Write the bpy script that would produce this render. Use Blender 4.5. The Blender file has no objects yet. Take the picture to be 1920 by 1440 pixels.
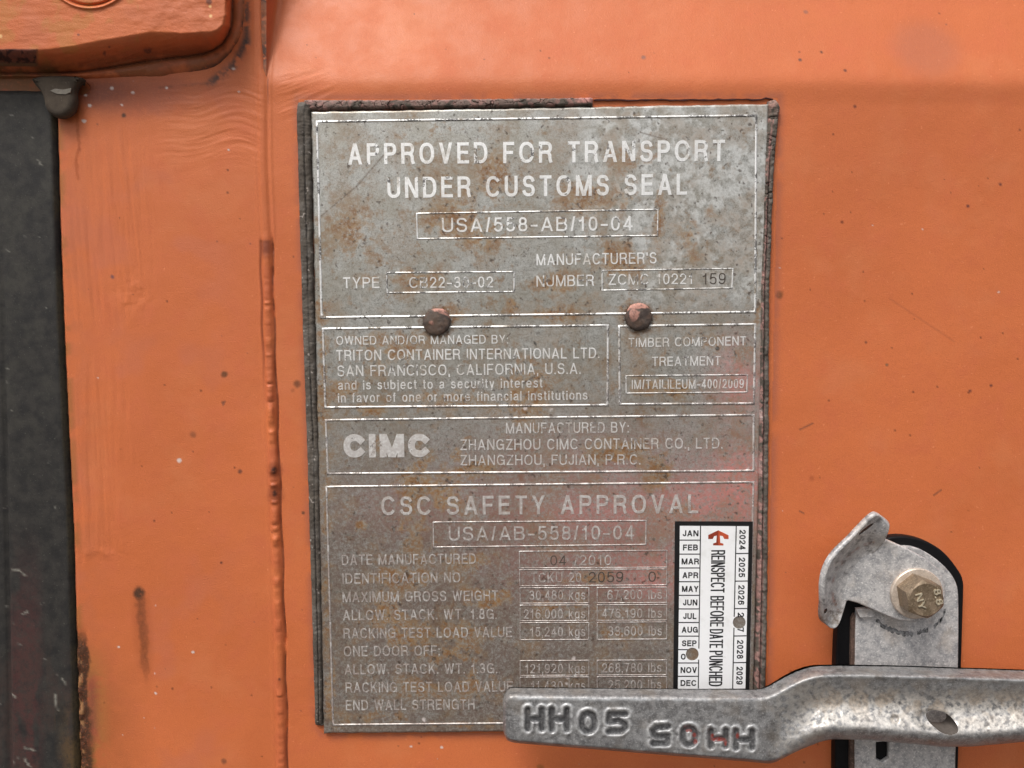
import bpy, bmesh, math, random
import numpy as np
from mathutils import Matrix, Vector
from mathutils.geometry import delaunay_2d_cdt
random.seed(4); rng = np.random.default_rng(4)
S = bpy.context.scene
COL = S.collection
# ------------------------------------------------------------------ camera
F = 1430.0                                     # focal length in photo pixels (1920 wide)
ca, cb, cc = 0.07933679, -0.00411724, 0.00526423
CX, CY, CD = -0.01124606, 0.05150505, 0.36602473
def _rot(a, b, c):
    Rx = np.array([[1,0,0],[0,math.cos(a),-math.sin(a)],[0,math.sin(a),math.cos(a)]])
    Ry = np.array([[math.cos(b),0,math.sin(b)],[0,1,0],[-math.sin(b),0,math.cos(b)]])
    Rz = np.array([[math.cos(c),-math.sin(c),0],[math.sin(c),math.cos(c),0],[0,0,1]])
    return Rz @ Rx @ Ry
R = _rot(ca, cb, cc)
B = np.array([[1,0,0],[0,0,-1],[0,1,0]])       # wall coords (x, up, out) -> blender (x, -out, up)
M = B @ R.T
cam = bpy.data.cameras.new('camera'); co = bpy.data.objects.new('camera', cam); COL.objects.link(co)
mw = Matrix([[*M[i], 0] for i in range(3)] + [[0,0,0,1]])
mw.translation = Vector(B @ np.array([CX, CY, CD]))
co.matrix_world = mw
cam.sensor_width = 36; cam.lens = 36*F/1920; cam.clip_start = 0.01; cam.clip_end = 600
S.camera = co
# ------------------------------------------------------------------ sky, sun, exposure
SUN_EL, SUN_AZ = math.radians(58), math.radians(-30)      # azimuth from the outward wall normal, minus = left
w = bpy.data.worlds.new('World'); S.world = w; w.use_nodes = True
nt = w.node_tree; bg = nt.nodes['Background']
sky = nt.nodes.new('ShaderNodeTexSky'); sky.sky_type = 'NISHITA'; sky.sun_disc = False
sky.sun_elevation = SUN_EL; sky.sun_rotation = math.pi - SUN_AZ
sky.air_density = 1.0; sky.dust_density = 6.0; sky.ozone_density = 0.6
hs = nt.nodes.new('ShaderNodeHueSaturation'); hs.inputs['Saturation'].default_value = 0.25
nt.links.new(sky.outputs[0], hs.inputs['Color']); nt.links.new(hs.outputs[0], bg.inputs[0])
bg.inputs[1].default_value = 0.10
sd = bpy.data.lights.new('sun', 'SUN'); sd.energy = 1.5; sd.angle = math.radians(22); sd.color = (1, .95, .88)
so = bpy.data.objects.new('sun', sd); COL.objects.link(so)
dirv = Vector((math.sin(SUN_AZ)*math.cos(SUN_EL), -math.cos(SUN_AZ)*math.cos(SUN_EL), math.sin(SUN_EL)))
so.rotation_euler = dirv.to_track_quat('Z', 'Y').to_euler(); so.location = dirv*3
S.view_settings.view_transform = 'Standard'; S.view_settings.look = 'None'
S.view_settings.exposure = 0.48; S.view_settings.gamma = 1; S.view_settings.use_curve_mapping = False
S.render.engine = 'CYCLES'
# ------------------------------------------------------------------ helpers
def U(px, py, hmm):
    """photo pixel + stand-off from the door (mm) -> blender coords (N,3)"""
    px, py, h = np.broadcast_arrays(np.asarray(px, float), np.asarray(py, float), np.asarray(hmm, float)/1000)
    d = np.stack([(px-960)/F, -(py-720)/F, -np.ones_like(px)], -1) @ R
    t = (h-CD)/d[..., 2]
    P = np.array([CX, CY, CD]) + d*t[..., None]
    return P @ B.T
def u1(px, py, h): return tuple(U([px], [py], [h])[0])
def sst(x, a, b):
    t = np.clip((x-a)/(b-a), 0, 1); return t*t*(3-2*t)
def vnoise(x, y, seed=0):
    xi = np.floor(x).astype(np.int64); yi = np.floor(y).astype(np.int64); fx = x-xi; fy = y-yi
    fx = fx*fx*fx*(fx*(fx*6-15)+10); fy = fy*fy*fy*(fy*(fy*6-15)+10)
    def hsh(i, j):
        n = (i*374761393 + j*668265263 + seed*1442695041) & 0xffffffff
        n = ((n ^ (n >> 13))*1274126177) & 0xffffffff
        n = (n ^ (n >> 16)) & 0xffff
        return n/65535.0
    a = hsh(xi, yi); b = hsh(xi+1, yi); c = hsh(xi, yi+1); d = hsh(xi+1, yi+1)
    return (a*(1-fx)+b*fx)*(1-fy) + (c*(1-fx)+d*fx)*fy
def fbm(x, y, s, seed=0, o=4, g=.5):
    t = 0; amp = 1; tot = 0
    for k in range(o):
        a_ = .6+1.1*k; c_, s_ = math.cos(a_), math.sin(a_); f_ = 2**k/s
        t = t + amp*vnoise((x*c_-y*s_)*f_+17.3*k, (x*s_+y*c_)*f_-9.1*k, seed+k); tot += amp; amp *= g
    return t/tot
def sdseg(X, Y, a, b):
    ax, ay = a; bx, by = b; dx, dy = bx-ax, by-ay; L = dx*dx+dy*dy+1e-12
    t = np.clip(((X-ax)*dx+(Y-ay)*dy)/L, 0, 1)
    return np.hypot(X-ax-t*dx, Y-ay-t*dy)
def sdpoly(X, Y, pts):
    d = np.full(X.shape, 1e9); ins = np.zeros(X.shape, bool); n = len(pts)
    for i in range(n):
        a, b = pts[i], pts[(i+1) % n]
        d = np.minimum(d, sdseg(X, Y, a, b))
        c = ((a[1] > Y) != (b[1] > Y))
        with np.errstate(divide='ignore', invalid='ignore'):
            xx = (b[0]-a[0])*(Y-a[1])/((b[1]-a[1]) or 1e-9)+a[0]
        ins ^= c & (X < xx)
    return np.where(ins, -d, d)
LOC = {}
def tag(o, label=None, cat=None, group=None, kind=None):
    for k, v in (('label', label), ('category', cat), ('group', group), ('kind', kind)):
        if v: o[k] = v
    return o
def empty(name, loc, label, cat, group=None):
    o = bpy.data.objects.new(name, None); COL.objects.link(o); o.location = loc; o.empty_display_size = .01
    LOC[o.name] = Vector(loc); return tag(o, label, cat, group)
def link(name, me, mat, parent=None):
    o = bpy.data.objects.new(name, me); COL.objects.link(o)
    if mat: me.materials.clear(); me.materials.append(mat)
    if 'tint' not in me.attributes: set_tint(me, np.zeros((len(me.vertices), 4)))
    if parent:
        off = LOC[parent.name]
        me.transform(Matrix.Translation(-off)); o.parent = parent; LOC[o.name] = off
    else: LOC[o.name] = Vector((0,0,0))
    return o
def mesh_np(name, V, Fq, smooth=True):
    me = bpy.data.meshes.new(name)
    V = np.asarray(V, np.float32); Fq = np.asarray(Fq, np.int32); k = Fq.shape[1]
    me.vertices.add(len(V)); me.vertices.foreach_set('co', V.ravel())
    me.loops.add(Fq.size); me.loops.foreach_set('vertex_index', Fq.ravel())
    me.polygons.add(len(Fq)); me.polygons.foreach_set('loop_start', np.arange(0, Fq.size, k, dtype=np.int32))
    me.polygons.foreach_set('loop_total', np.full(len(Fq), k, np.int32))
    me.update(calc_edges=True); me.validate()
    if smooth: me.polygons.foreach_set('use_smooth', np.ones(len(me.polygons), bool))
    return me
def grid_faces(nr, nc, wrap=False):
    r = np.arange(nr-1); c = np.arange(nc if wrap else nc-1)
    rr, c2 = np.meshgrid(r, c, indexing='ij'); c3 = (c2+1) % nc
    return np.stack([rr*nc+c2, (rr+1)*nc+c2, (rr+1)*nc+c3, rr*nc+c3], -1).reshape(-1, 4)
def set_tint(me, rgba, name='tint'):
    a = me.attributes.new(name, 'FLOAT_COLOR', 'POINT'); a.data.foreach_set('color', np.asarray(rgba, np.float32).ravel())
class Tint:
    def __init__(s, shape): s.c = np.zeros(shape+(3,)); s.a = np.zeros(shape)
    def over(s, rgb, al):
        al = np.clip(al, 0, 1); na = al+s.a*(1-al); n = np.maximum(na, 1e-6)
        s.c = (np.array(rgb)*al[..., None] + s.c*(s.a*(1-al))[..., None])/n[..., None]; s.a = na
    def rgba(s): return np.concatenate([s.c, s.a[..., None]], -1).reshape(-1, 4)
def prism(name, loops, h0, h1, mat, parent, bevel=.4, res=2, px=True):
    """flat plate from photo-pixel outlines (outer, holes...), thickness h0..h1 mm, rounded edges"""
    cu = bpy.data.curves.new(name, 'CURVE'); cu.dimensions = '2D'; cu.fill_mode = 'BOTH'
    for pts in loops:
        P = U([p[0] for p in pts], [p[1] for p in pts], h1)
        sp = cu.splines.new('POLY'); sp.points.add(len(P)-1); sp.use_cyclic_u = True
        for q, p in zip(sp.points, P): q.co = (p[0]*1000, p[2]*1000, 0, 1)
    b = min(bevel, (h1-h0)/2*.98)
    cu.extrude = (h1-h0)/2-b; cu.bevel_depth = b; cu.bevel_resolution = res; cu.offset = -b
    o = bpy.data.objects.new('tmp', cu); COL.objects.link(o)
    dg = bpy.context.evaluated_depsgraph_get(); dg.update()
    me = bpy.data.meshes.new_from_object(o.evaluated_get(dg)); bpy.data.objects.remove(o)
    n = len(me.vertices); v = np.zeros(n*3, np.float32); me.vertices.foreach_get('co', v); v = v.reshape(-1, 3)
    V = np.stack([v[:, 0], -((h0+h1)/2+v[:, 2]), v[:, 1]], 1)/1000
    me.vertices.foreach_set('co', V.astype(np.float32).ravel()); me.update()
    me.name = name
    return link(name, me, mat, parent)
def arcpts(cx, cy, r, a0, a1, n, ry=None):
    ry = ry or r
    return [(cx+r*math.cos(math.radians(a0+(a1-a0)*i/(n-1))), cy+ry*math.sin(math.radians(a0+(a1-a0)*i/(n-1)))) for i in range(n)]
def circ(cx, cy, r, n=32, ry=None): return arcpts(cx, cy, r, 0, 360*(n-1)/n, n, ry)
def smoothpoly(pts, it=2):
    for _ in range(it):
        q = []
        for i in range(len(pts)):
            a, b = pts[i], pts[(i+1) % len(pts)]
            q += [(a[0]*.75+b[0]*.25, a[1]*.75+b[1]*.25), (a[0]*.25+b[0]*.75, a[1]*.25+b[1]*.75)]
        pts = q
    return pts
def apply_mods(o):
    dg = bpy.context.evaluated_depsgraph_get(); dg.update()
    me = bpy.data.meshes.new_from_object(o.evaluated_get(dg))
    o.modifiers.clear(); o.data = me
# ------------------------------------------------------------------ materials
class NT:
    def __init__(s, name):
        s.m = bpy.data.materials.new(name); s.m.use_nodes = True; s.t = s.m.node_tree
        s.p = s.t.nodes['Principled BSDF']; g = s.t.nodes.new('ShaderNodeNewGeometry'); s.pos = g.outputs['Position']
    def n(s, t, **k):
        q = s.t.nodes.new(t)
        for a, b in k.items(): setattr(q, a, b)
        return q
    def L(s, a, b): s.t.links.new(a, b)
    def put(s, inp, v):
        if isinstance(v, (int, float)): inp.default_value = v
        elif isinstance(v, tuple): inp.default_value = (*v, 1) if len(v) == 3 and len(inp.default_value) == 4 else v
        else: s.L(v, inp)
    def noise(s, scale, detail=4, rough=.6, vec=None, stretch=None, dist=0):
        q = s.n('ShaderNodeTexNoise'); q.inputs['Scale'].default_value = scale; q.inputs['Detail'].default_value = detail
        q.inputs['Roughness'].default_value = rough; q.inputs['Distortion'].default_value = dist
        v = vec or s.pos
        if stretch:
            mp = s.n('ShaderNodeMapping'); mp.inputs['Scale'].default_value = stretch; s.L(v, mp.inputs[0]); v = mp.outputs[0]
        s.L(v, q.inputs['Vector']); return q.outputs['Fac']
    def voro(s, scale, feature='DISTANCE_TO_EDGE'):
        q = s.n('ShaderNodeTexVoronoi', feature=feature); q.inputs['Scale'].default_value = scale; s.L(s.pos, q.inputs['Vector']); return q.outputs['Distance']
    def ramp(s, v, a, b, lo=0., hi=1.):
        q = s.n('ShaderNodeMapRange'); q.interpolation_type = 'SMOOTHSTEP'; s.L(v, q.inputs[0])
        q.inputs[1].default_value = a; q.inputs[2].default_value = b; q.inputs[3].default_value = lo; q.inputs[4].default_value = hi
        return q.outputs[0]
    def mix(s, f, a, b, mode='MIX'):
        q = s.n('ShaderNodeMix', data_type='RGBA', blend_type=mode); s.put(q.inputs[0], f); s.put(q.inputs[6], a); s.put(q.inputs[7], b); return q.outputs[2]
    def math(s, op, a, b=0.):
        q = s.n('ShaderNodeMath', operation=op); s.put(q.inputs[0], a); s.put(q.inputs[1], b); return q.outputs[0]
    def attr(s, name='tint'):
        q = s.n('ShaderNodeAttribute', attribute_name=name); return q.outputs['Color'], q.outputs['Alpha']
    def bump(s, hts, strength=1., dist=.0001):
        nrm = None
        for ht, dd in hts:
            q = s.n('ShaderNodeBump'); q.inputs['Strength'].default_value = strength; q.inputs['Distance'].default_value = dd
            s.L(ht, q.inputs['Height'])
            if nrm is not None: s.L(nrm, q.inputs['Normal'])
            nrm = q.outputs[0]
        s.L(nrm, s.p.inputs['Normal'])
    def done(s, col, rough, metal=0., spec=.5):
        s.put(s.p.inputs['Base Color'], col); s.put(s.p.inputs['Roughness'], rough); s.put(s.p.inputs['Metallic'], metal)
        s.p.inputs['Specular IOR Level'].default_value = spec; return s.m
def m_paint():
    t = NT('orange_paint')
    big = t.noise(9, 3); mid = t.noise(60, 4); fine = t.noise(1400, 3)
    c = t.mix(t.ramp(big, .35, .65), (.56,.150,.051), (.62,.170,.059))
    c = t.mix(t.ramp(mid, .45, .75, 0, .5), c, (.57,.140,.058))
    c = t.mix(t.ramp(fine, .55, .8, 0, .35), c, (.42,.10,.04))
    c = t.mix(t.ramp(t.noise(620, 2), .70, .74, 0, .5), c, (.78,.28,.13))
    c = t.mix(t.ramp(t.noise(2600, 2), .42, .72, 0, .30), c, (.40,.085,.03))
    c = t.mix(t.ramp(t.noise(22, 5, .65), .50, .68, 0, .28), c, (.62,.215,.090))
    tc, ta = t.attr(); fa = t.math('MULTIPLY', ta, t.ramp(t.noise(900, 4), .2, .5, .55, 1.))
    c = t.mix(fa, c, tc)
    t.bump([(t.noise(1700, 3, .6), .00014), (t.noise(240, 3), .00010)], 1)
    return t.done(c, t.ramp(mid, .3, .7, .42, .58), 0, .35)
def m_steel():
    t = NT('etched_steel')
    sp = t.noise(2300, 3, .7); mt = t.noise(420, 5, .7); lg = t.noise(35, 4, .6)
    c = t.mix(t.ramp(sp, .38, .62), (.285,.28,.255), (.49,.48,.445))
    c = t.mix(t.ramp(t.noise(1050, 3, .75), .44, .60, 0, .40), c, (.62,.62,.60))
    c = t.mix(t.ramp(mt, .45, .68, 0, .55), c, (.56,.565,.55))
    c = t.mix(t.ramp(lg, .42, .62, 0, .38), c, (.30,.26,.19))
    # fine ochre bloom everywhere
    o = t.math('MULTIPLY', t.ramp(t.noise(170, 6, .72), .52, .66), t.ramp(t.noise(30, 3), .40, .60, .12, 1))
    c = t.mix(t.math('MULTIPLY', o, .60), c, (.27,.14,.045))
    c = t.mix(t.math('MULTIPLY', t.ramp(t.noise(520, 4, .6), .66, .72), .8), c, (.09,.055,.035))
    tc, ta = t.attr(); fa = t.math('MULTIPLY', ta, t.ramp(t.noise(700, 5, .7), .30, .60, .25, 1.)); c = t.mix(fa, c, tc)
    me = t.math('MULTIPLY', .72, t.math('SUBTRACT', 1., t.math('MULTIPLY', fa, .8)))
    t.bump([(sp, .00003), (t.noise(330, 5), .00004)], .9)
    return t.done(c, t.ramp(mt, .3, .7, .36, .52), me, .5)
def m_letters(name='bare_letters', lo=.58, hi=.62, cap=1.):
    t = NT(name)
    c = t.mix(t.ramp(t.noise(900, 3), .35, .65), (.86,.86,.85), (.98,.98,.97))
    a = t.math('MULTIPLY', t.ramp(t.noise(120, 5, .7), lo, hi), t.ramp(t.noise(900, 4, .7), .38, .50))
    c = t.mix(t.math('MULTIPLY', a, .9*cap), c, (.035,.03,.03))
    b = t.math('MULTIPLY', t.ramp(t.noise(75, 5, .65, stretch=(1.3,1,1.1)), .54, .66), .45*cap); c = t.mix(b, c, (.33,.26,.17))
    tc, ta = t.attr(); c = t.mix(t.math('MULTIPLY', ta, t.ramp(t.noise(600, 3), .3, .6, .3, 1.)), c, tc)
    t.bump([(t.noise(1200, 4), .00005)], 1)
    return t.done(c, .42, t.math('SUBTRACT', .5, t.math('MULTIPLY', t.math('MAXIMUM', a, b), .5)), .6)
def m_rubber(name, c1, c2, sp, bs=900, bd=.0003, rough=.85):
    t = NT(name)
    c = t.mix(t.ramp(t.noise(150, 5, .65), .35, .65), c1, c2)
    c = t.mix(t.ramp(t.noise(1300, 3, .6), .64, .74, 0, .5), c, sp)
    tc, ta = t.attr(); c = t.mix(t.math('MULTIPLY', ta, t.ramp(t.noise(500, 5, .7), .3, .6, .25, 1.)), c, tc)
    t.bump([(t.noise(bs, 4), bd), (t.noise(bs*.3, 3), bd)], .8)
    return t.done(c, rough, 0, .3)
def m_zinc(name, c1, c2, c3, rough=.5, metal=.25, bd=.00005):
    t = NT(name)
    n1 = t.noise(260, 6, .72); n2 = t.noise(1100, 4, .7)
    c = t.mix(t.ramp(n1, .35, .62), c1, c2)
    c = t.mix(t.ramp(n2, .52, .66, 0, .75), c, c3)
    c = t.mix(t.ramp(t.noise(480, 5, .75), .54, .66, 0, .55), c, (c1[0]*.62, c1[1]*.62, c1[2]*.64))
    c = t.mix(t.ramp(t.noise(70, 4, .6), .50, .70, 0, .4), c, (c2[0]*.85, c2[1]*.72, c2[2]*.58))
    c = t.mix(t.ramp(t.noise(800, 3, .6), .70, .76, 0, .8), c, (.03,.028,.026))
    tc, ta = t.attr(); c = t.mix(t.math('MULTIPLY', ta, t.ramp(t.noise(700, 5, .7), .3, .6, .35, 1.)), c, tc)
    t.bump([(n1, bd), (n2, bd*.35)], .8)
    return t.done(c, t.ramp(n1, .3, .7, rough-.08, rough+.15), metal, .5)
def m_plain(name, col, rough=.5, metal=0, spec=.4, var=.12, bd=.00001):
    t = NT(name); n = t.noise(700, 4)
    c = t.mix(t.ramp(n, .35, .65), tuple(x*(1-var) for x in col), tuple(min(1, x*(1+var)) for x in col))
    t.bump([(n, bd)], 1); return t.done(c, rough, metal, spec)
PAINT = m_paint(); STEEL = m_steel(); LET = m_letters(); BORD = m_letters('border_line', .50, .54)
LETD = m_letters('dull_letters', .555, .62)
STAMP = m_plain('stamped_dark', (.07,.055,.045), .6)
SEAL = m_rubber('cracked_sealant', (.115,.097,.080), (.075,.062,.052), (.27,.24,.21), 1100, .00016)
GASK = m_rubber('door_rubber', (.021,.020,.020), (.038,.035,.032), (.13,.13,.11), 1200, .0001, .6)
PAD = m_plain('black_rubber', (.005,.005,.006), .55, 0, .2)
NUB = m_rubber('grimy_rubber', (.085,.066,.048), (.055,.042,.032), (.24,.2,.15), 500, .00010)
CRUST = m_rubber('crusted_rivet', (.11,.085,.07), (.06,.045,.04), (.20,.15,.12), 700, .0002, .6)
ZINC = m_zinc('galvanised_zinc', (.33,.33,.345), (.58,.565,.56), (.84,.82,.80), .48, .25, .00010)
ZCAST = m_zinc('cast_zinc', (.17,.17,.175), (.32,.32,.325), (.50,.50,.50), .42, .40, .00014)
YZINC = m_zinc('yellow_zinc', (.16,.118,.075), (.28,.21,.145), (.44,.35,.25), .38, .45, .00007)
WASH = m_zinc('washer_zinc', (.55,.46,.38), (.68,.58,.49), (.78,.70,.62), .36, .35, .00003)
_t = NT('sticker_white'); _c = _t.mix(_t.ramp(_t.noise(90, 5, .7), .50, .72, 0, .35), (.88,.89,.91), (.62,.62,.60))
_c = _t.mix(_t.ramp(_t.noise(520, 4, .6), .68, .74, 0, .5), _c, (.45,.44,.42)); WHITE = _t.done(_c, .35, 0, .5)
BLACK = m_plain('sticker_black', (.012,.012,.013), .35, 0, .4)
INK = m_plain('printed_ink', (.02,.02,.022), .5)
EMB1 = m_plain('emblem_red', (.50,.085,.035), .4); EMB2 = m_plain('emblem_dark_red', (.26,.04,.02), .4)
# ------------------------------------------------------------------ ground far below (lights the scene from beneath)
me = mesh_np('ground', [(-60,.05-60,-1.25),(60,.05-60,-1.25),(60,6,-1.25),(-60,6,-1.25)], [(0,1,2,3)], False)
t = NT('gravel_yard'); c = t.mix(t.ramp(t.noise(3, 5), .3, .7), (.07,.060,.050), (.12,.105,.09)); c = t.mix(t.ramp(t.noise(60, 4), .4, .7, 0, .6), c, (.17,.155,.135))
t.bump([(t.noise(60, 5), .01)], 1)
tag(link('ground', me, t.done(c, .95, 0, .2)), kind='structure')
# ------------------------------------------------------------------ container door
door = empty('container_door', u1(960, 1500, 0), 'orange painted steel container door with weld seam, hinge blade and rust stains', 'container door')
def gedge(y): return np.interp(y, [-400,210,400,600,800,1000,1440,2000], [92,105,110,117,126,136,148,166])
def weldx(y): return np.interp(y, [-400,0,150,300,450,650,900,1000,1200,1440,2000], [487,490,491,492,498.5,504,513,517,523,528,541])
def panel_h(X, Y):
    wx = weldx(Y)
    h = np.zeros_like(X)
    right = sst(X, wx-4, wx+14)
    # pressed upper band leaning back towards the top
    k = 8.; s = 150
    soft = -k*np.logaddexp(0, (s-Y)/k)                       # ~ -(150-y) above the fold
    soft = np.maximum(soft, -150-60*np.tanh((-soft-150)/60*(soft < -150)))
    h += right*soft*.25*.36
    h -= right*.6*sst(Y, 150, 200)
    fold = right*.35
    # vertical weld bead
    d = X-wx
    lower = sst(Y, 430, 470)
    bead = np.exp(-(d/7.5)**4)*(.55+.35*lower)
    yy = Y + d*d*.03
    rip = (np.sin(yy/7.2+9*vnoise(Y/37, Y*0, 2)+4*vnoise(Y/11, Y*0, 12))*.5+.5)*(.5+vnoise(Y/50, X*0, 5))
    bead += lower*.75*rip*np.exp(-(d/6)**4)*(.3+.7*sst(fbm(X*0, Y, 90, 3), .35, .6))
    h += bead*sst(Y, 110, 150)
    h -= (1.0*lower)*np.exp(-((d-11-1.2*np.sin(Y/23.))/1.5)**2)*(.5+vnoise(Y/16, Y*0, 8))
    h -= .5*sst(Y, 445, 455)*(1-sst(Y, 600, 760))*np.exp(-((d+10.5-np.sin(Y/17.))/1.5)**2)
    h += .35*np.exp(-((d-15)/3.)**2)*(1-lower) + .18*np.exp(-((d+13)/3.5)**2)
    # brush strokes in the thick paint
    N0 = fbm(X, Y, 45, 19, 3)
    m1 = sst(X, 260, 360)*(1-sst(X, 485, 500))*sst(Y, 130, 160)*(1-sst(Y, 270, 330))
    q = Y + 14*np.sin(X/55.)+6*np.sin(X/23.+1)
    h += m1*.42*(fbm(X/9, q, 7, 21, 3)-.5)
    m2 = sst(X, 120, 150)*(1-sst(X, 250, 330))*sst(Y, 210, 300)*(1-sst(Y, 560, 650))
    h += m2*.75*(fbm((X-(Y-200)*.09), Y/16, 9, 31, 3)-.5)
    m3 = sst(X, 130, 150)*(1-sst(X+60*(N0-.5), 200, 262))*sst(Y, 640, 740)*(1-sst(Y+.35*(X-180), 1035, 1060))
    h += m3*.9*(fbm((X-(Y-200)*.05), Y/22, 11, 41, 3)-.5)
    m4 = np.exp(-(((X-245)/32)**2+((Y-555)/34)**2))
    h += m4*1.1*(fbm(X+Y*.3, Y, 20, 51, 3)-.5)
    m5 = sst(X, 515, 530)*(1-sst(X, 600, 640))*sst(Y, 110, 140)*(1-sst(Y, 200, 240))
    h += m5*.45*(fbm(X/8, Y+X*.35, 7, 61, 3)-.5)
    m6 = np.exp(-(((X-190)/60)**2+((Y-1040)/14)**2)); h += m6*.8*(fbm(X, Y, 22, 66, 3)-.45)
    h += .35*(fbm(X, Y, 130, 71, 3)-.5) + .10*(fbm(X, Y, 26, 75, 2)-.5)
    # flaking rust at lower left
    ge = gedge(Y); m7 = (1-sst(X-ge, 6, 22+10*fbm(Y*0, Y, 30, 4)))*sst(Y, 1165, 1230)
    h += m7*2.4*(fbm(X*1.4, Y, 17, 81, 4)-.62)
    # hollow beside the lug under the hinge
    h -= 7*sst(1-np.hypot((X-152)/17, (Y-165)/13), 0, .5)
    h -= 9*(1-sst(X, ge-1.5, ge+1.2))
    h -= .7*np.exp(-((X-ge-1)/3.)**2)
    return h
xs = np.concatenate([[-4200,-2500,-1200,-600], np.arange(-200, 2120, 2.), [2500,3300,4600,6800]])
ys = np.concatenate([[-3200,-1700,-800,-400], np.arange(-120, 1560, 2.), [1900,2600,3600]])
# keep the pressed fold local: far rows simply continue
X, Y = np.meshgrid(xs, ys); Hh = panel_h(X, Y)
P = U(X.ravel(), Y.ravel(), 0.0).reshape(X.shape+(3,))
P[..., 1] -= Hh/1000
T = Tint(X.shape)
N1 = fbm(X, Y, 40, 101); N2 = fbm(X, Y, 9, 105, 3); N3 = fbm(X, Y, 140, 111)
ge = gedge(Y); wx = weldx(Y)
def blob(x, y, r, ry=None, soft=.5, nz=.5):
    ry = ry or r; d = np.hypot((X-x)/r, (Y-y)/ry) + (N2-.5)*nz
    return 1-sst(d, 1-soft, 1+soft)
T.over((.50,.150,.085), .35*sst(N3, .5, .62)*(1-sst(X, 380, 485)))                                # dusty duller paint at left
T.over((.40,.13,.07), .30*(1-sst(X-ge, 0, 90))*sst(N1, .3, .6))
T.over((.34,.13,.09), .35*blob(1750, 82, 62, 58, .45, .15))
T.over((.30,.085,.045), .75*blob(245, 178, 130, 34, .7, .3)*(Y < 260))                 # darker brown patch below the hinge
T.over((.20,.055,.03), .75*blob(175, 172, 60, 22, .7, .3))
T.over((.07,.055,.045), .85*np.exp(-(sdseg(X, Y, (462,0), (462,78))/7)**2)*sst(N2, .3, .6))
T.over((.06,.045,.04), .9*np.exp(-(np.minimum(sdseg(X, Y, (461,78), (438,122)), sdseg(X, Y, (438,122), (395,154)))/8)**2)*sst(N2, .25, .55))
T.over((.10,.04,.025), .4*np.exp(-(sdseg(X, Y, (395,156), (300,164))/3)**2)*sst(N2, .3, .6))
T.over((.42,.10,.05), .5*sst(X, wx-3, wx+2)*(1-sst(X, wx+6, wx+14))*(Y < 130))
# edge against the rubber
T.over((.33,.13,.035), .65*(1-sst(X-ge, 6, 20))*sst(N1, .38, .55))
T.over((.07,.02,.012), .92*(1-sst(X-ge, 2.2, 4.5)))
# streak from the lug
pth = [(144,190),(146,245),(149,280),(143,300),(146,335)]
for a, b in zip(pth, pth[1:]): T.over((.36,.08,.02), .7*(1-sst(sdseg(X+4*(N2-.5), Y, a, b), 1.5, 4.5)))
# rust streak
cx = 262+(Y-1110)*.075; wdt = np.interp(Y, [1095,1115,1180,1250,1300], [11,10,11,9,3])
T.over((.30,.072,.022), .30*(1-sst(np.abs(X-cx)/wdt, .9, 2.4))*sst(Y, 1105, 1130)*(1-sst(Y, 1200, 1330)))
T.over((.20,.058,.022), .75*(1-sst(np.abs(X-cx)/wdt+(N2-.5)*1.1, .35, 1.15))*(.6+.8*N2)*sst(Y, 1100, 1112)*(1-sst(Y, 1230, 1295)))
T.over((.055,.03,.018), .9*blob(260, 1112, 9, 11, .5, .6))
# corroded lower left
T.over((.36,.105,.035), .95*(1-sst(X-ge+50*(N1-.5), 20, 170))*sst(Y, 1150, 1340)*(.6+.4*sst(N1, .3, .6)))
T.over((.40,.17,.045), .9*sst(N1*.6+.4*N2, .36, .54)*(1-sst(X-ge, 22, 70))*sst(Y, 1190, 1300))
T.over((.22,.06,.04), .75*np.exp(-((X-ge-28)/12)**2)*sst(Y, 1240, 1290)*(1-sst(Y, 1360, 1420)))
T.over((.055,.025,.015), .95*(1-sst(X-ge-16*N1-8*N2, 6, 12+14*sst(Y, 1300, 1400)))*sst(Y, 1165, 1215))
T.over((.32,.16,.07), .8*(1-sst(X-ge-5, 3, 9))*sst(N2, .52, .62)*sst(Y, 1200, 1250))
# weld seam
T.over((.45,.10,.045), .35*np.exp(-(np.abs(X-wx)/11)**4)*sst(Y, 440, 470)*sst(fbm(X, Y, 60, 7), .45, .6))
T.over((.20,.05,.025), .85*np.exp(-((X-wx)/10)**4)*sst(Y, 448, 453)*(1-sst(Y, 468, 492)))
T.over((.14,.028,.010), .8*np.exp(-((X-wx+10.5-np.sin(Y/17.))/1.9)**2)*sst(Y, 445, 455)*(1-sst(Y, 620, 760)))
T.over((.10,.025,.012), .95*np.exp(-((X-wx-11-1.2*np.sin(Y/23.))/1.7)**2)*sst(Y, 440, 455)*sst(fbm(Y*0, Y, 40, 9), .2, .38))
T.over((.22,.06,.03), .8*np.exp(-((X-wx-11)/1.2)**2)*sst(Y, 140, 150)*(1-sst(Y, 165, 215)))
for (x, y, r) in ((515,881,9),(516,925,10)):
    T.over((.22,.05,.02), .7*blob(x, y, r+3, r*1.8)); T.over((.03,.012,.01), .9*blob(x, y, 4, 6))
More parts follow.
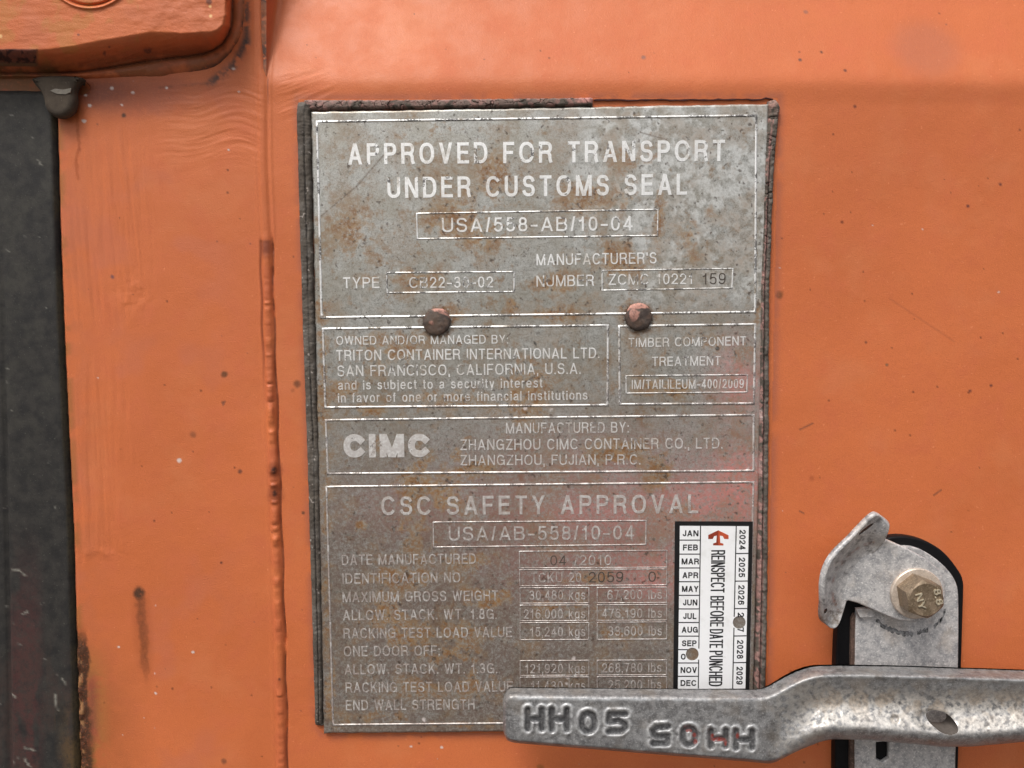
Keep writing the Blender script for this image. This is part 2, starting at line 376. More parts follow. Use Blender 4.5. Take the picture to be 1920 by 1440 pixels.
# specks and marks seen on the photo
for (x, y, r, c_, a_) in [(420,702,6,(.10,.045,.02),.85),(556,720,7,(.12,.045,.02),.8),(548,732,4,(.3,.08,.03),.5),(418,755,3,(.12,.05,.03),.7),
    (362,815,6,(.22,.07,.03),.7),(450,884,4,(.1,.04,.03),.8),(568,962,3,(.08,.04,.02),.9),(1462,553,7,(.16,.055,.015),.85),(1210,102,4,(.2,.10,.08),.8),
    (1549,90,3,(.08,.03,.02),.9),(1506,107,3,(.06,.05,.05),.9),(1588,130,3,(.06,.02,.02),.9),(1604,199,3,(.08,.02,.02),.8),(1877,345,3.2,(.10,.03,.03),.9),
    (1816,386,3,(.10,.03,.03),.9),(1820,733,3,(.10,.03,.03),.9),(1860,723,2.5,(.10,.03,.03),.9),(1625,642,2.5,(.15,.05,.03),.9),(1664,684,2.5,(.12,.10,.06),.9),
    (211,519,4,(.10,.06,.08),.8),(232,216,4.5,(.05,.03,.02),.9),(415,1055,2.5,(.1,.03,.02),.9),(420,1427,5,(.13,.05,.03),.7),(1580,416,2.5,(.1,.02,.01),.9),
    (525,1272,2.5,(.05,.02,.02),.9),(1532,0,4,(.1,.08,.08),.5),(1523,897,5,(.35,.08,.03),.5),(1013,1440,6,(.2,.08,.02),.6)]:
    T.over(c_, a_*blob(x, y, r, None, .5, .7))
for (x0, y0, x1, y1) in ((1500,806,1525,794),(1752,929,1766,919),(418,760,422,752),(1508,963,1500,959)):
    T.over((.10,.05,.04), .7*(1-sst(sdseg(X, Y, (x0,y0), (x1,y1)), .6, 2.2)))
T.over((.34,.09,.04), .35*(1-sst(sdseg(X, Y, (1670,560), (1790,640)), .5, 3)))
for _ in range(170):
    x, y, r = rng.uniform(120, 1920), rng.uniform(0, 1440), rng.uniform(.8, 1.9)
    i0, i1 = np.searchsorted(xs, [x-10, x+10]); j0, j1 = np.searchsorted(ys, [y-10, y+10])
    sl = (slice(j0, j1), slice(i0, i1)); a_ = .8*(1-sst(np.hypot(X[sl]-x, Y[sl]-y), r*.5, r*1.6))
    T.a[sl] = np.maximum(T.a[sl], a_); T.c[sl] = T.c[sl]*(1-a_[..., None])+np.array((.12,.035,.02))*a_[..., None]
for (x, y, r) in [(158,227,4.5),(168,198,3),(160,178,3.5),(161,164,3),(211,166,4),(249,173,4),(313,164,3.5),(438,129,5),(228,197,3.5),(250,153,2.5),
    (335,864,6),(448,172,2.5),(184,708,2),(292,1135,1.6),(223,1214,2.6),(362,1223,2.4),(428,281,2.5),(1637,422,2.5),(1731,430,2.5),(1875,547,2.5),
    (405,385,2),(1463,502,2),(1862,297,3),(1469,958,2.6),(230,1378,2.6),(290,1365,2.5),(270,1346,2.2),(292,1300,1.8),(291,1263,1.8),(875,1385,2.4),(828,1402,2.6),(770,1401,2),(640,1397,1.6),(820,1424,1.8),(1086,1433,2)]:
    T.over((.70,.62,.58), .8*(1-sst(np.hypot(X-x, (Y-y)*1.2)+(N2-.5)*7, r*.3, r*1.0)))
# old dirt line around the sealant
rim = sdpoly(X, Y, [(556,184),(1462,180),(1441,1305),(1413,1372),(606,1380),(592,1366)])
T.over((.28,.10,.075), .45*np.exp(-(rim/9)**2)*(rim > -2)*sst(N1, .25, .5))
me = mesh_np('door_panel', P.reshape(-1, 3), grid_faces(*X.shape)); set_tint(me, T.rgba())
link('door_panel', me, PAINT, door)
# dried line of old sealant above the plate
pts = [(1113,187)] + [(1113+i*9, 187.5-i*.045+random.uniform(-.9,.9)) for i in range(1, 36)] + [(1436,183),(1450,186)]
def ribbon(name, pts, w_, h0, h1, mat, parent, jit=0., **k):
    L_, R_ = [], []
    for i, p in enumerate(pts):
        a = pts[max(0, i-1)]; b = pts[min(len(pts)-1, i+1)]; dx, dy = b[0]-a[0], b[1]-a[1]; l = math.hypot(dx, dy) or 1
        ww = (w_[i] if isinstance(w_, (list, tuple)) else w_)/2*(1+random.uniform(-jit, jit)); L_.append((p[0]-dy/l*ww, p[1]+dx/l*ww)); R_.append((p[0]+dy/l*ww, p[1]-dx/l*ww))
    return prism(name, [L_+R_[::-1]], h0, h1, mat, parent, **k)
DARKLINE = m_plain('old_sealant_line', (.07,.02,.018), .8)
ribbon('sealant_residue', pts, 2.4, -.4, .55, DARKLINE, door, .5, bevel=.05)
# door rubber along the left
gx = np.concatenate([[-1500,-700], np.arange(-240, 1, 6.)]); 
yv = np.concatenate([[-600,-200], np.arange(100, 1560, 3.), [2000,2800]])
uu = np.linspace(0, 1, 96)
Xg = np.zeros((len(yv), 96)); Yg = np.repeat(yv[:, None], 96, 1)
e = gedge(Yg)-1.8
base = np.where(uu < .06, -1500+uu/.06*1240, 0)
Xg = np.where(uu[None] < .06, -1500+uu[None]/.06*1240, -260+(e+260)*((uu[None]-.06)/.94))
Hg = 1.0 + .25*(fbm(Xg, Yg, 60, 201)-.5) - 5*sst(Xg-e, -7, 0)**2
Hg -= 5*(1-sst(Yg, 150, 182)); Hg -= 1.6*np.exp(-((Xg-(4+(Yg-200)*.014))/3.)**2)*sst(Yg, 300, 900)
PG = U(Xg.ravel(), Yg.ravel(), 0.).reshape(Xg.shape+(3,)); PG[..., 1] -= Hg/1000
TG = Tint(Xg.shape); n1 = fbm(Xg, Yg, 50, 211); n2 = fbm(Xg*3, Yg, 60, 215)
TG.over((.08,.075,.06), .22*sst(n1, .50, .62)*(1-sst(Yg, 700, 1000)))
TG.over((.085,.030,.028), .8*sst(Xg, 12, 30)*(1-sst(Xg, 62, 92))*sst(Yg, 950, 1300)*sst(n2, .2, .5))
TG.over((.055,.035,.03), .6*sst(Yg, 1150, 1300)*sst(n2, .4, .6))
TG.over((.15,.085,.03), .65*(1-sst(e-Xg, 3, 45))*sst(Yg, 1280, 1420)*sst(n1, .3, .55))
TG.over((.11,.095,.05), .6*(1-sst(e-Xg, 1, 9))*sst(n2, .3, .6))
for _ in range(26):
    x, y = rng.uniform(0, 130), rng.uniform(200, 1440); l = rng.uniform(1, 6); an = rng.uniform(0, 6.3)
    TG.over((.36,.35,.31), .4*(1-sst(sdseg(Xg, Yg, (x,y), (x+l*math.cos(an), y+l*math.sin(an))), .6, 2.0)))
for (a, b) in (((24,1067),(38,1068)),((38,1068),(50,1078)),((25,1300),(32,1306)),((48,1420),(58,1435)),((48,1400),(68,1405)),((105,1300),(110,1330)),((55,1145),(45,1150)),((74,301),(80,311)),((118,1270),(126,1282))):
    TG.over((.30,.29,.25), .75*(1-sst(sdseg(Xg, Yg, a, b), .8, 2.6)))
me = mesh_np('rubber_gasket', PG.reshape(-1, 3), grid_faces(*Xg.shape)); set_tint(me, TG.rgba())
link('rubber_gasket', me, GASK, door)
# hinge blade, upper left
xh = np.concatenate([np.arange(-300, 0, 12.), np.arange(0, 500, 1.5)]); yh = np.concatenate([np.arange(-300, -40, 12.), np.arange(-40, 192, 1.5)])
XH, YH = np.meshgrid(xh, yh)
face = smoothpoly([(-900,137),(60,138),(130,138),(210,126),(300,112),(370,104),(410,90),(432,60),(437,20),(437,-500),(437,-900),(-900,-900)], 1)
sd = sdpoly(XH, YH, face) + 3*(fbm(XH, YH, 50, 301)-.5)
wS = np.where(YH > 0, np.interp(XH, [-300,60,150,280,380,430], [44,44,52,56,40,9]), np.interp(XH, [300,420], [60,9]))
tt = np.clip(-sd/wS, 0, 1)
hz = 1.4 + 15*(1-np.logaddexp(0, (1-tt*1.15)*5)/5)
wv = fbm(XH-YH*.6, YH+XH*.55, 26, 311, 3)
hz += tt*(.5*(fbm(XH, YH, 90, 321)-.5) + (.6*(wv-.5))*sst(XH, 190, 330) + .22*(fbm(XH/4+YH*.5, YH-XH*.12, 9, 331, 3)-.5))
hz += (1-tt)*.8*(fbm(XH/9+YH*.04, YH+XH*.24, 6, 341, 3)-.5)
tw = np.interp(XH, [0,120,300,400,440], [8,10,32,32,24])
out = np.clip(sd/tw, 0, 1); o_ = sd > 0
hz = np.where(o_, 1.4+.6*np.sin(np.clip(out*1.05, 0, 1)*math.pi)-1.8*out**3 - 3.0*sst(out, .97, 1.12), hz)
hz -= .7*np.exp(-(sd/2.2)**2); hz += .8*(fbm(XH, YH, 26, 347, 3)-.5)*sst(sd, -20, 4)
rr = np.hypot(XH-168, YH+71); hz += .9*np.exp(-((rr-86)/2.6)**2)-1.5*np.exp(-((rr-81)/2.6)**2)
hz = np.where(YH > 190, -3, hz)
PH = U(XH.ravel(), YH.ravel(), 6.).reshape(XH.shape+(3,)); 
P0 = U(XH.ravel(), YH.ravel(), hz.ravel()).reshape(XH.shape+(3,))
TH = Tint(XH.shape); m1 = fbm(XH, YH, 30, 351); m2 = fbm(XH, YH, 7, 355, 3); m3 = fbm(XH, YH, 110, 357)
TH.over((.52,.15,.065), .6*sst(m3, .45, .62))
TH.over((.48,.19,.05), .6*sst(m1, .48, .66)*(XH < 260))
TH.over((.20,.06,.028), .75*sst(sd/wS, -.75, -.1)*sst(m1, .2, .55)*(XH < 425)*(YH > 30))  # lower slope darkened: underside shade painted into the colour
TH.over((.10,.035,.02), .8*np.exp(-(sd/3)**2))
TH.over((.05,.04,.035), .9*sst(out, .55, .95)*sst(m2, .25, .5)*o_*sst(XH, 330, 380))
TH.over((.32,.11,.045), .6*o_*sst(m1, .4, .6))
bl = 1-sst(np.maximum(np.abs(XH-28)/44, np.abs(YH-108-(XH-28)*.0)/17), .85, 1.05)
TH.over((.12,.045,.04), .85*bl); TH.over((.20,.12,.06), .8*bl*sst(YH, 112, 122)); TH.over((.04,.015,.015), .9*bl*sst(m2, .52, .6)*(YH < 118))
TH.over((.20,.09,.035), .8*sst(YH, 118, 132)*(1-sst(XH, 90, 130))*sst(m1, .35, .55))
for (x, y, r, rx) in ((196,100,6,4),(276,95,6,9),(147,65,3,3),(205,88,3,3),(392,2,6,6)):
    TH.over((.06,.03,.03), .7*(1-sst(np.hypot((XH-x)/rx, (YH-y)/r)+(m2-.5), .5, 1.3)))
for (x, y, r) in ((394,12,3),(395,30,3.5),(1,68,4)): TH.over((.85,.55,.25), .9*(1-sst(np.hypot(XH-x, YH-y), r*.5, r*1.2)))
me = mesh_np('hinge_blade', P0.reshape(-1, 3), grid_faces(*XH.shape)); set_tint(me, TH.rgba())
hb = link('hinge_blade', me, PAINT, door)
lug = prism('rubber_lug', [smoothpoly([(50,140),(62,158),(72,168),(79,184),(81,200),(90,213),(106,221),(123,217),(135,206),(139,186),(136,172),(142,157),(160,140)], 2)], 0.6, 6.6, NUB, door, bevel=2.6, res=5)
prism('chipped_flake', [[(94,170),(103,166),(118,168),(133,165),(132,173),(122,177),(106,176)]], 6.3, 6.9, m_plain('pale_rubber', (.20,.18,.15), .7), lug, bevel=.1)
# ------------------------------------------------------------------ glyphs (own monoline lettering)
def Ea(cx, cy, rx, ry, a0, a1, n=12, p=.88):
    r = []
    for i in range(n+1):
        a = math.radians(a0+(a1-a0)*i/n); c_, s_ = math.cos(a), math.sin(a)
        r.append((cx+rx*math.copysign(abs(c_)**p, c_), cy+ry*math.copysign(abs(s_)**p, s_)))
    return r
def Pl(*p): return ('P', list(p), False)
def Dg(a, b): return ('D', a, b)
G = {
'A': (.72, [Dg((0,0),(.5,1)), Dg((1,0),(.5,1)), Pl((.26,.27),(.74,.27))]),
'B': (.66, [('P', [(0,0),(0,1)]+Ea(.6,.77,.34,.23,90,-90,8)+[(0,.54)], False), ('P', [(0,.54)]+Ea(.6,.27,.4,.27,90,-90,8)+[(0,0)], False)]),
'C': (.72, [('P', Ea(.52,.5,.52,.5,42,318,20), False)]),
'D': (.70, [('P', [(0,0),(0,1)]+Ea(.45,.5,.55,.5,90,-90,14)+[(0,0)], False)]),
'E': (.60, [Pl((1,0),(0,0),(0,1),(1,1)), Pl((0,.53),(.9,.53))]),
'F': (.57, [Pl((0,0),(0,1),(1,1)), Pl((0,.5),(.85,.5))]),
'G': (.74, [('P', Ea(.5,.5,.5,.5,42,340,20)+[(1,.47),(.6,.47)], False), Pl((1,.47),(1,0))]),
'H': (.68, [Pl((0,0),(0,1)), Pl((1,0),(1,1)), Pl((0,.52),(1,.52))]),
'I': (.0, [Pl((.5,0),(.5,1))]),
'J': (.48, [('P', [(1,1),(1,.3)]+Ea(.5,.26,.5,.26,0,-175,10), False)]),
'K': (.66, [Pl((0,0),(0,1)), Dg((.0,.32),(.95,1)), Dg((1,0),(.38,.6))]),
'L': (.54, [Pl((0,1),(0,0),(1,0))]),
'M': (.82, [Pl((0,0),(0,1)), Pl((1,0),(1,1)), Dg((.0,1),(.5,0)), Dg((1,1),(.5,0))]),
'N': (.68, [Pl((0,0),(0,1)), Pl((1,0),(1,1)), Dg((0,1),(1,0))]),
'O': (.76, [('P', Ea(.5,.5,.5,.5,0,360,28), True)]),
'P': (.63, [('P', [(0,0),(0,1)]+Ea(.6,.74,.4,.26,90,-90,8)+[(0,.48)], False)]),
'R': (.68, [('P', [(0,0),(0,1)]+Ea(.58,.75,.4,.25,90,-90,8)+[(0,.5)], False), ('P', [(.5,.5),(.8,.46),(.92,.32),(.93,.12),(1,0)], False)]),
'S': (.64, [('P', Ea(.5,.76,.46,.24,15,265,12)+Ea(.5,.26,.5,.26,82,-165,12), False)]),
'T': (.62, [Pl((0,1),(1,1)), Pl((.5,0),(.5,1))]),
'U': (.67, [('P', [(0,1),(0,.35)]+Ea(.5,.32,.5,.32,180,360,12)+[(1,.35),(1,1)], False)]),
'V': (.68, [Dg((0,1),(.5,0)), Dg((1,1),(.5,0))]),
'W': (.96, [Dg((0,1),(.25,0)), Dg((.5,1),(.25,0)), Dg((.5,1),(.75,0)), Dg((1,1),(.75,0))]),
'X': (.68, [Dg((0,1),(1,0)), Dg((0,0),(1,1))]),
'Y': (.68, [Dg((0,1),(.5,.42)), Dg((1,1),(.5,.42)), Pl((.5,0),(.5,.42))]),
'Z': (.62, [Pl((.03,1),(1,1)), Pl((0,0),(1,0)), Dg((0,.06),(1,.94))]),
'0': (.53, [('P', Ea(.5,.5,.5,.5,0,360,24), True)]),
'1': (.40, [Pl((.7,0),(.7,1)), ('P', [(.1,.74),(.45,.78),(.65,.95)], False)]),
'2': (.54, [('P', Ea(.5,.71,.48,.29,172,-25,10)+[(.5,.32),(.02,.02),(1,.0)], False)]),
'3': (.54, [('P', Ea(.48,.75,.44,.25,160,-85,10)+[(.35,.5)], False), ('P', [(.4,.5)]+Ea(.5,.26,.5,.26,80,-160,10), False)]),
'4': (.56, [Pl((.76,0),(.76,1)), Dg((.76,1),(.0,.25)), Pl((0,.25),(1,.25))]),
'5': (.54, [('P', [(.92,1),(.16,1),(.06,.5)], False), ('P', [(.06,.5)]+Ea(.5,.32,.5,.32,115,-150,12), False)]),
'6': (.54, [('P', Ea(.5,.31,.5,.31,0,360,18), True), ('P', Ea(.55,.5,.55,.5,42,180,10)+[(0,.33)], False)]),
'7': (.52, [Pl((0,1),(1,1)), Dg((.95,1),(.35,0))]),
'8': (.54, [('P', Ea(.5,.76,.42,.24,0,360,16), True), ('P', Ea(.5,.27,.5,.27,0,360,18), True)]),
'9': (.54, [('P', Ea(.5,.69,.5,.31,0,360,18), True), ('P', Ea(.45,.5,.55,.5,-138,0,10)+[(1,.66)], False)]),
'a': (.50, [('P', Ea(.5,.55,.42,.18,160,0,8)+[(.92,.1),(1,0)], False), ('P', [(.9,.40),(.45,.36)]+Ea(.4,.17,.4,.17,110,290,8)+[(.9,.12)], False)]),
'b': (.50, [Pl((0,0),(0,1)), ('P', Ea(.5,.35,.5,.37,0,360,16), True)]),
'c': (.47, [('P', Ea(.5,.36,.5,.37,42,318,14), False)]),
'd': (.50, [Pl((1,0),(1,1)), ('P', Ea(.5,.35,.5,.37,0,360,16), True)]),
'e': (.51, [Pl((0,.37),(.96,.37)), ('P', Ea(.5,.36,.5,.37,0,312,18), False)]),
'f': (.26, [('P', [(.35,0),(.35,.8)]+Ea(.85,.82,.5,.18,180,95,5), False), Pl((0,.72),(.9,.72))]),
'g': (.50, [('P', Ea(.5,.36,.5,.36,0,360,16), True), ('P', [(1,.73),(1,-.05)]+Ea(.5,-.06,.5,.22,0,-165,8), False)]),
'i': (.0, [Pl((.5,0),(.5,.68)), Pl((.5,.96),(.5,.985))]),
'j': (.14, [('P', [(1,.7),(1,-.1),(.7,-.24),(.0,-.26)], False), Pl((1,.96),(1,.985))]),
'k': (.48, [Pl((0,0),(0,1)), Dg((0,.25),(.95,.75)), Dg((1,0),(.35,.5))]),
'l': (.0, [Pl((.5,0),(.5,1))]),
'm': (.78, [Pl((0,0),(0,.72)), ('P', [(0,.45)]+Ea(.25,.5,.25,.23,150,0,7)+[(.5,.4),(.5,0)], False), ('P', [(.5,.45)]+Ea(.75,.5,.25,.23,150,0,7)+[(1,.4),(1,0)], False)]),
'n': (.47, [Pl((0,0),(0,.72)), ('P', [(0,.45)]+Ea(.5,.48,.5,.25,150,0,8)+[(1,.4),(1,0)], False)]),
'o': (.51, [('P', Ea(.5,.36,.5,.37,0,360,18), True)]),
'r': (.28, [Pl((0,0),(0,.72)), ('P', [(0,.42)]+Ea(.9,.42,.9,.3,170,88,5), False)]),
's': (.46, [('P', Ea(.5,.56,.44,.17,20,262,9)+Ea(.5,.19,.5,.19,80,-160,9), False)]),
't': (.25, [('P', [(.35,.95),(.35,.15),(.55,.02),(1,.0)], False), Pl((0,.72),(1,.72))]),
'u': (.47, [Pl((1,0),(1,.72)), ('P', [(0,.72),(0,.3)]+Ea(.5,.25,.5,.25,180,330,8), False)]),
'v': (.46, [Dg((0,.74),(.5,0)), Dg((1,.74),(.5,0))]),
'y': (.46, [Dg((0,.74),(.52,0)), Dg((1,.74),(.35,-.25))]),
'-': (.42, [Pl((0,.38),(1,.38))]),
'/': (.28, [Dg((0,-.02),(1,1.02))]),
'.': (.0, [Pl((.5,0),(.5,.015))]),
',': (.04, [Pl((.7,.015),(.7,-.04)), Dg((.4,-.18),(.8,0))]),
':': (.0, [Pl((.5,0),(.5,.015)), Pl((.5,.62),(.5,.635))]),
"'": (.0, [Pl((.5,.8),(.5,1))]),
}
def strip_quads(pts, w_, closed, ext):
    n = len(pts); P_ = [np.array(p) for p in pts]
    if not closed:
        for i in range(1, n-1):
            d1, d2 = P_[i]-P_[i-1], P_[i+1]-P_[i]; l_ = np.hypot(*d1)*np.hypot(*d2)
            if l_ > 1e-9 and d1@d2/l_ < -.12:
                return strip_quads(pts[:i+1], w_, False, ext)+strip_quads(pts[i:], w_, False, ext*.9)
    if closed and np.hypot(*(P_[0]-P_[-1])) < 1e-6: P_ = P_[:-1]; n -= 1
    q = [P_[0]]
    for p in P_[1:]:
        if np.hypot(*(p-q[-1])) > 1e-4: q.append(p)
    P_ = q; n = len(P_)
    if n < 2: return []
    if not closed:
        d = P_[0]-P_[1]; P_[0] = P_[0]+d/np.hypot(*d)*ext; d = P_[-1]-P_[-2]; P_[-1] = P_[-1]+d/np.hypot(*d)*ext
    L_, R_ = [], []
    for i in range(n):
        a = P_[i-1] if (i or closed) else None; b = P_[(i+1) % n] if (i < n-1 or closed) else None
        d1 = (P_[i]-a)/np.hypot(*(P_[i]-a)) if a is not None else None
        d2 = (b-P_[i])/np.hypot(*(b-P_[i])) if b is not None else None
        if d1 is None: d1 = d2
        if d2 is None: d2 = d1
        n1 = np.array([-d1[1], d1[0]]); n2 = np.array([-d2[1], d2[0]]); m = n1+n2; l = np.hypot(*m)
        m = n1 if l < .3 else m/l; k = 1/max(.6, float(m@n1))
        L_.append(P_[i]+m*w_/2*k); R_.append(P_[i]-m*w_/2*k)
    out = []
    for i in range(n if closed else n-1):
        j = (i+1) % n; out.append([R_[i], R_[j], L_[j], L_[i]])
    return out
def glyph_quads(ch, H, sx, w_):
    """quads of one letter of cap height H, width scale sx, stroke w_; returns (advance, quads)"""
    if ch == ' ': return .30*H*sx, []
    gw, prims = G[ch]; W = max(gw*H*sx, w_) if gw > 0 else w_
    h = w_/2; qs = []
    for p in prims:
        if p[0] == 'P':
            pts = [(h+(W-2*h)*u, h+(H-2*h)*v) for u, v in p[1]]
            qs += strip_quads(pts, w_, p[2], h)
        else:
            a, b = p[1], p[2]
            if a[1] > b[1]: a, b = b, a
            dy = (b[1]-a[1])*H; dx = (b[0]-a[0])*(W-w_); k = min(2.4, math.hypot(dx, dy)/max(dy, 1e-6)); hw = w_*k/2
            ax = hw+(W-2*hw)*a[0]; bx = hw+(W-2*hw)*b[0]
            qs.append([np.array((ax-hw, a[1]*H)), np.array((ax+hw, a[1]*H)), np.array((bx+hw, b[1]*H)), np.array((bx-hw, b[1]*H))])
    return W, qs
def text_layout(txt, H, width, w_, gap=.17):
    def total(sx):
        t_ = 0
        for i, ch in enumerate(txt):
            t_ += glyph_quads(ch, H, sx, w_)[0]
            if i < len(txt)-1: t_ += gap*H*sx
        return t_
    lo, hi = .2, 3.
    for _ in range(30):
        m = (lo+hi)/2
        if total(m) > width: hi = m
        else: lo = m
    x = 0; out = []
    for ch in txt:
        a, q = glyph_quads(ch, H, m, w_)
        if q: out.append([[p+np.array((x, 0)) for p in qq] for qq in q])
        x += a+gap*H*m
    return out
def text_mesh(name, txt, p0, p1, cap, hbase, mat, parent, w_=.15, rise=.12, gap=.17, tintf=None, zf=None):
    """txt with baseline from photo pixel p0 to p1 (left, right), cap height in px; solid raised letters"""
    A = np.array(u1(*p0, hbase)); Bq = np.array(u1(*p1, hbase)); ex = Bq-A; width = np.linalg.norm(ex); ex /= width
    up = np.cross(np.array([0, -1., 0]), ex); up /= np.linalg.norm(up); 
    if up[2] < 0 and abs(ex[2]) < .7: up = -up
    if abs(ex[2]) >= .7: up = np.array([1., 0, 0]) - ex*ex[0]; up /= np.linalg.norm(up)
    mmpp = (CD-hbase/1000)/F*1.0
    d = math.hypot(p1[0]-p0[0], p1[1]-p0[1]); H = cap*width/d
    V, Fc = [], []
    for quads in text_layout(txt, H*1000, width*1000, w_*H*1000, gap):
        vs, fs = [], []
        for q in quads:
            ar = sum(q[i][0]*q[(i+1) % 4][1]-q[(i+1) % 4][0]*q[i][1] for i in range(4))
            if ar < 0: q = q[::-1]
            fs.append(list(range(len(vs), len(vs)+4))); vs += [Vector((float(p[0]), float(p[1]))) for p in q]
        r = delaunay_2d_cdt(vs, [], fs, 1, 1e-5, True)
        ov, of, oo = r[0], r[2], r[5]
        tri = [f for f, o in zip(of, oo) if len(o)]
        b0 = len(V); n = len(ov)
        for layer in (rise, -.05):
            for v in ov:
                p = A+ex*v.x/1000+up*v.y/1000; V.append((p[0], p[1]-layer/1000, p[2]))
        edges = {}
        for f in tri:
            f = list(f); Fc.append([b0+i for i in f])
            for i in range(len(f)): edges[(f[i], f[(i+1) % len(f)])] = 1
        for (a, b) in edges:
            if (b, a) not in edges: Fc.append([b0+b, b0+a, b0+n+a, b0+n+b])
    me = bpy.data.meshes.new(name)
    if zf is not None:
        V = [(v[0], v[1]-zf(v[0], v[2])/1000, v[2]) for v in V]
    me.from_pydata(V, [], Fc); me.update()
    bm = bmesh.new(); bm.from_mesh(me); bmesh.ops.recalc_face_normals(bm, faces=bm.faces); bm.to_mesh(me); bm.free()
    if tintf is not None:
        va = np.array(V); set_tint(me, tintf(va))
    return link(name, me, mat, parent)
# ------------------------------------------------------------------ data plate
def proj(P_):
    q = (np.asarray(P_) @ B - np.array([CX, CY, CD])) @ R.T
    return 960+F*q[..., 0]/-q[..., 2], 720-F*q[..., 1]/-q[..., 2]
plate = empty('data_plate', u1(1010, 1370, 0), 'grey rust-spotted steel approval plate riveted to the orange door', 'plate')
PHT = 2.0
def plate_tint(px, py):
    T_ = Tint(px.shape)
    n1 = fbm(px, py, 46, 401, 5, .62); n2 = fbm(px, py, 12, 411, 4, .6); n3 = fbm(px, py, 150, 421, 3)
    # pale mottling in the upper right
    T_.over((.72,.73,.72), .60*sst(px+.35*(620-py), 1050, 1330)*(1-sst(py, 520, 620))*sst(n2, .35, .6))
    # lower half browned: dark ground reflection put into the colour
    T_.over((.120,.068,.048), .80*sst(py, 560, 1080)*(1-.3*sst(px, 1100, 1400)))
    # soft pink patches along the right side
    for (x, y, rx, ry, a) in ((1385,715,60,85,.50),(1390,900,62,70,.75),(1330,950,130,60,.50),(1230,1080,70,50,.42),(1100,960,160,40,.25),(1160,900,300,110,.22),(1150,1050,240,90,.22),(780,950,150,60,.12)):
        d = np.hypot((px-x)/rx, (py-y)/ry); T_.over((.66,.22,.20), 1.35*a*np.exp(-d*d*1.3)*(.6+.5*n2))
    # ochre rust
    r = np.zeros(px.shape)
    for (x, y, rx, ry, a) in ((925,330,30,55,1),(850,410,60,45,1),(900,440,45,35,1),(660,430,50,50,.8),(680,470,40,35,.5),(1100,370,60,40,.8),(1180,370,40,30,.7),(1160,490,50,36,1.1),
        (1040,530,45,25,1),(1290,440,18,30,.8),(1300,480,16,18,.7),(790,525,60,22,.8),(690,530,25,25,.5),(835,590,40,22,.8),(1195,585,40,24,.8),(1050,590,50,14,1),
        (960,570,12,35,.9),(740,660,90,45,.75),(700,640,50,25,.6),(650,725,35,25,1),(700,770,40,15,.9),(820,745,110,25,.7),(985,735,50,60,1),(1270,725,90,20,1),(1330,645,60,25,.5),(1260,700,30,40,.5),
        (860,850,30,40,.9),(780,900,40,60,1),(830,930,40,50,1),(700,830,25,30,.5),(880,880,70,25,.8),(1160,850,70,30,.9),(1240,890,30,40,.9),(1290,945,60,22,.4),(790,1000,70,60,.5),(680,985,16,14,1),(750,985,12,12,1),
        (880,1050,50,20,.8),(750,1085,60,20,1),(920,1120,60,28,.9),(730,1150,40,40,1),(760,1190,60,30,1),(870,1185,70,30,.7),(850,1225,60,30,.8),(900,1280,60,40,.7),(800,1290,60,20,.6),(1040,1130,60,25,.6),(1160,1190,70,20,.5),
        (1100,1085,60,15,.6),(606,700,12,160,.9),(600,560,10,60,.8),(612,1050,10,200,.7),(620,1300,14,60,.9),(1420,560,10,60,.6),(700,1345,90,14,.6),(860,1360,90,12,.6),(1235,400,12,50,1),(1180,300,50,30,.6),(1215,285,30,30,.4),(1330,395,20,20,.4)):
        d = np.hypot((px-x)/rx, (py-y)/ry); r = np.maximum(r, a*np.exp(-d*d*.9))
    m = sst(n1*.55+n2*.30+.27*r, .50, .62)*(.25+.75*np.clip(r*1.3, 0, 1))
    T_.over((.33,.185,.068), .80*m); T_.over((.24,.165,.10), .38*sst(n1, .46, .62))
    T_.over((.20,.085,.025), .75*sst(n2*.6+n1*.35+.16*r, .60, .68)*np.clip(.15+r, 0, 1))
    T_.over((.055,.035,.025), .8*sst(fbm(px, py, 7, 441, 2)+.05*r, .79, .84))
    return T_
def zplate(x, z):
    px, py = proj(np.stack([np.asarray(x), np.asarray(x)*0-PHT/1000, np.asarray(z)], -1)); return zpx(px, py)
def zpx(px, py):
    return .10*(fbm(px, py, 220, 451, 2)-.5) + .10*np.exp(-((py-1216)/9)**2)*sst(px, 930, 1020)*(1-sst(px, 1240, 1300))
cor = np.array([[583,209],[1441,194.5],[1411,1368],[607,1376]], float)
nu, nv = 560, 760
u_ = np.linspace(0, 1, nu); v_ = np.linspace(0, 1, nv); UU, VV = np.meshgrid(u_, v_)
PX = (cor[0,0]*(1-UU)+cor[1,0]*UU)*(1-VV)+(cor[3,0]*(1-UU)+cor[2,0]*UU)*VV
PY = (cor[0,1]*(1-UU)+cor[1,1]*UU)*(1-VV)+(cor[3,1]*(1-UU)+cor[2,1]*UU)*VV
# slightly rounded corners and a nibbled edge
for (ux, vy) in ((0,0),(1,0),(0,1),(1,1)):
    cxp, cyp = cor[{(0,0):0,(1,0):1,(1,1):2,(0,1):3}[(ux,vy)]]; sx_, sy_ = (1 if ux == 0 else -1), (1 if vy == 0 else -1)
    k = 5.; qx = (PX-cxp)*sx_; qy = (PY-cyp)*sy_; PX = PX+sx_*np.clip(k-qx, 0, k)*0; 
PY = PY + (1-sst(np.minimum(VV, 1-VV)*1170, 0, 6))*(fbm(PX, PY, 18, 461, 2)-.5)*2.2
PX = PX + (1-sst(np.minimum(UU, 1-UU)*830, 0, 6))*(fbm(PX, PY, 18, 465, 2)-.5)*2.0
edge = np.minimum(np.minimum(UU, 1-UU)*830, np.minimum(VV, 1-VV)*1170)
hh = PHT+zpx(PX, PY)-.5*(1-sst(edge, 0, 3))
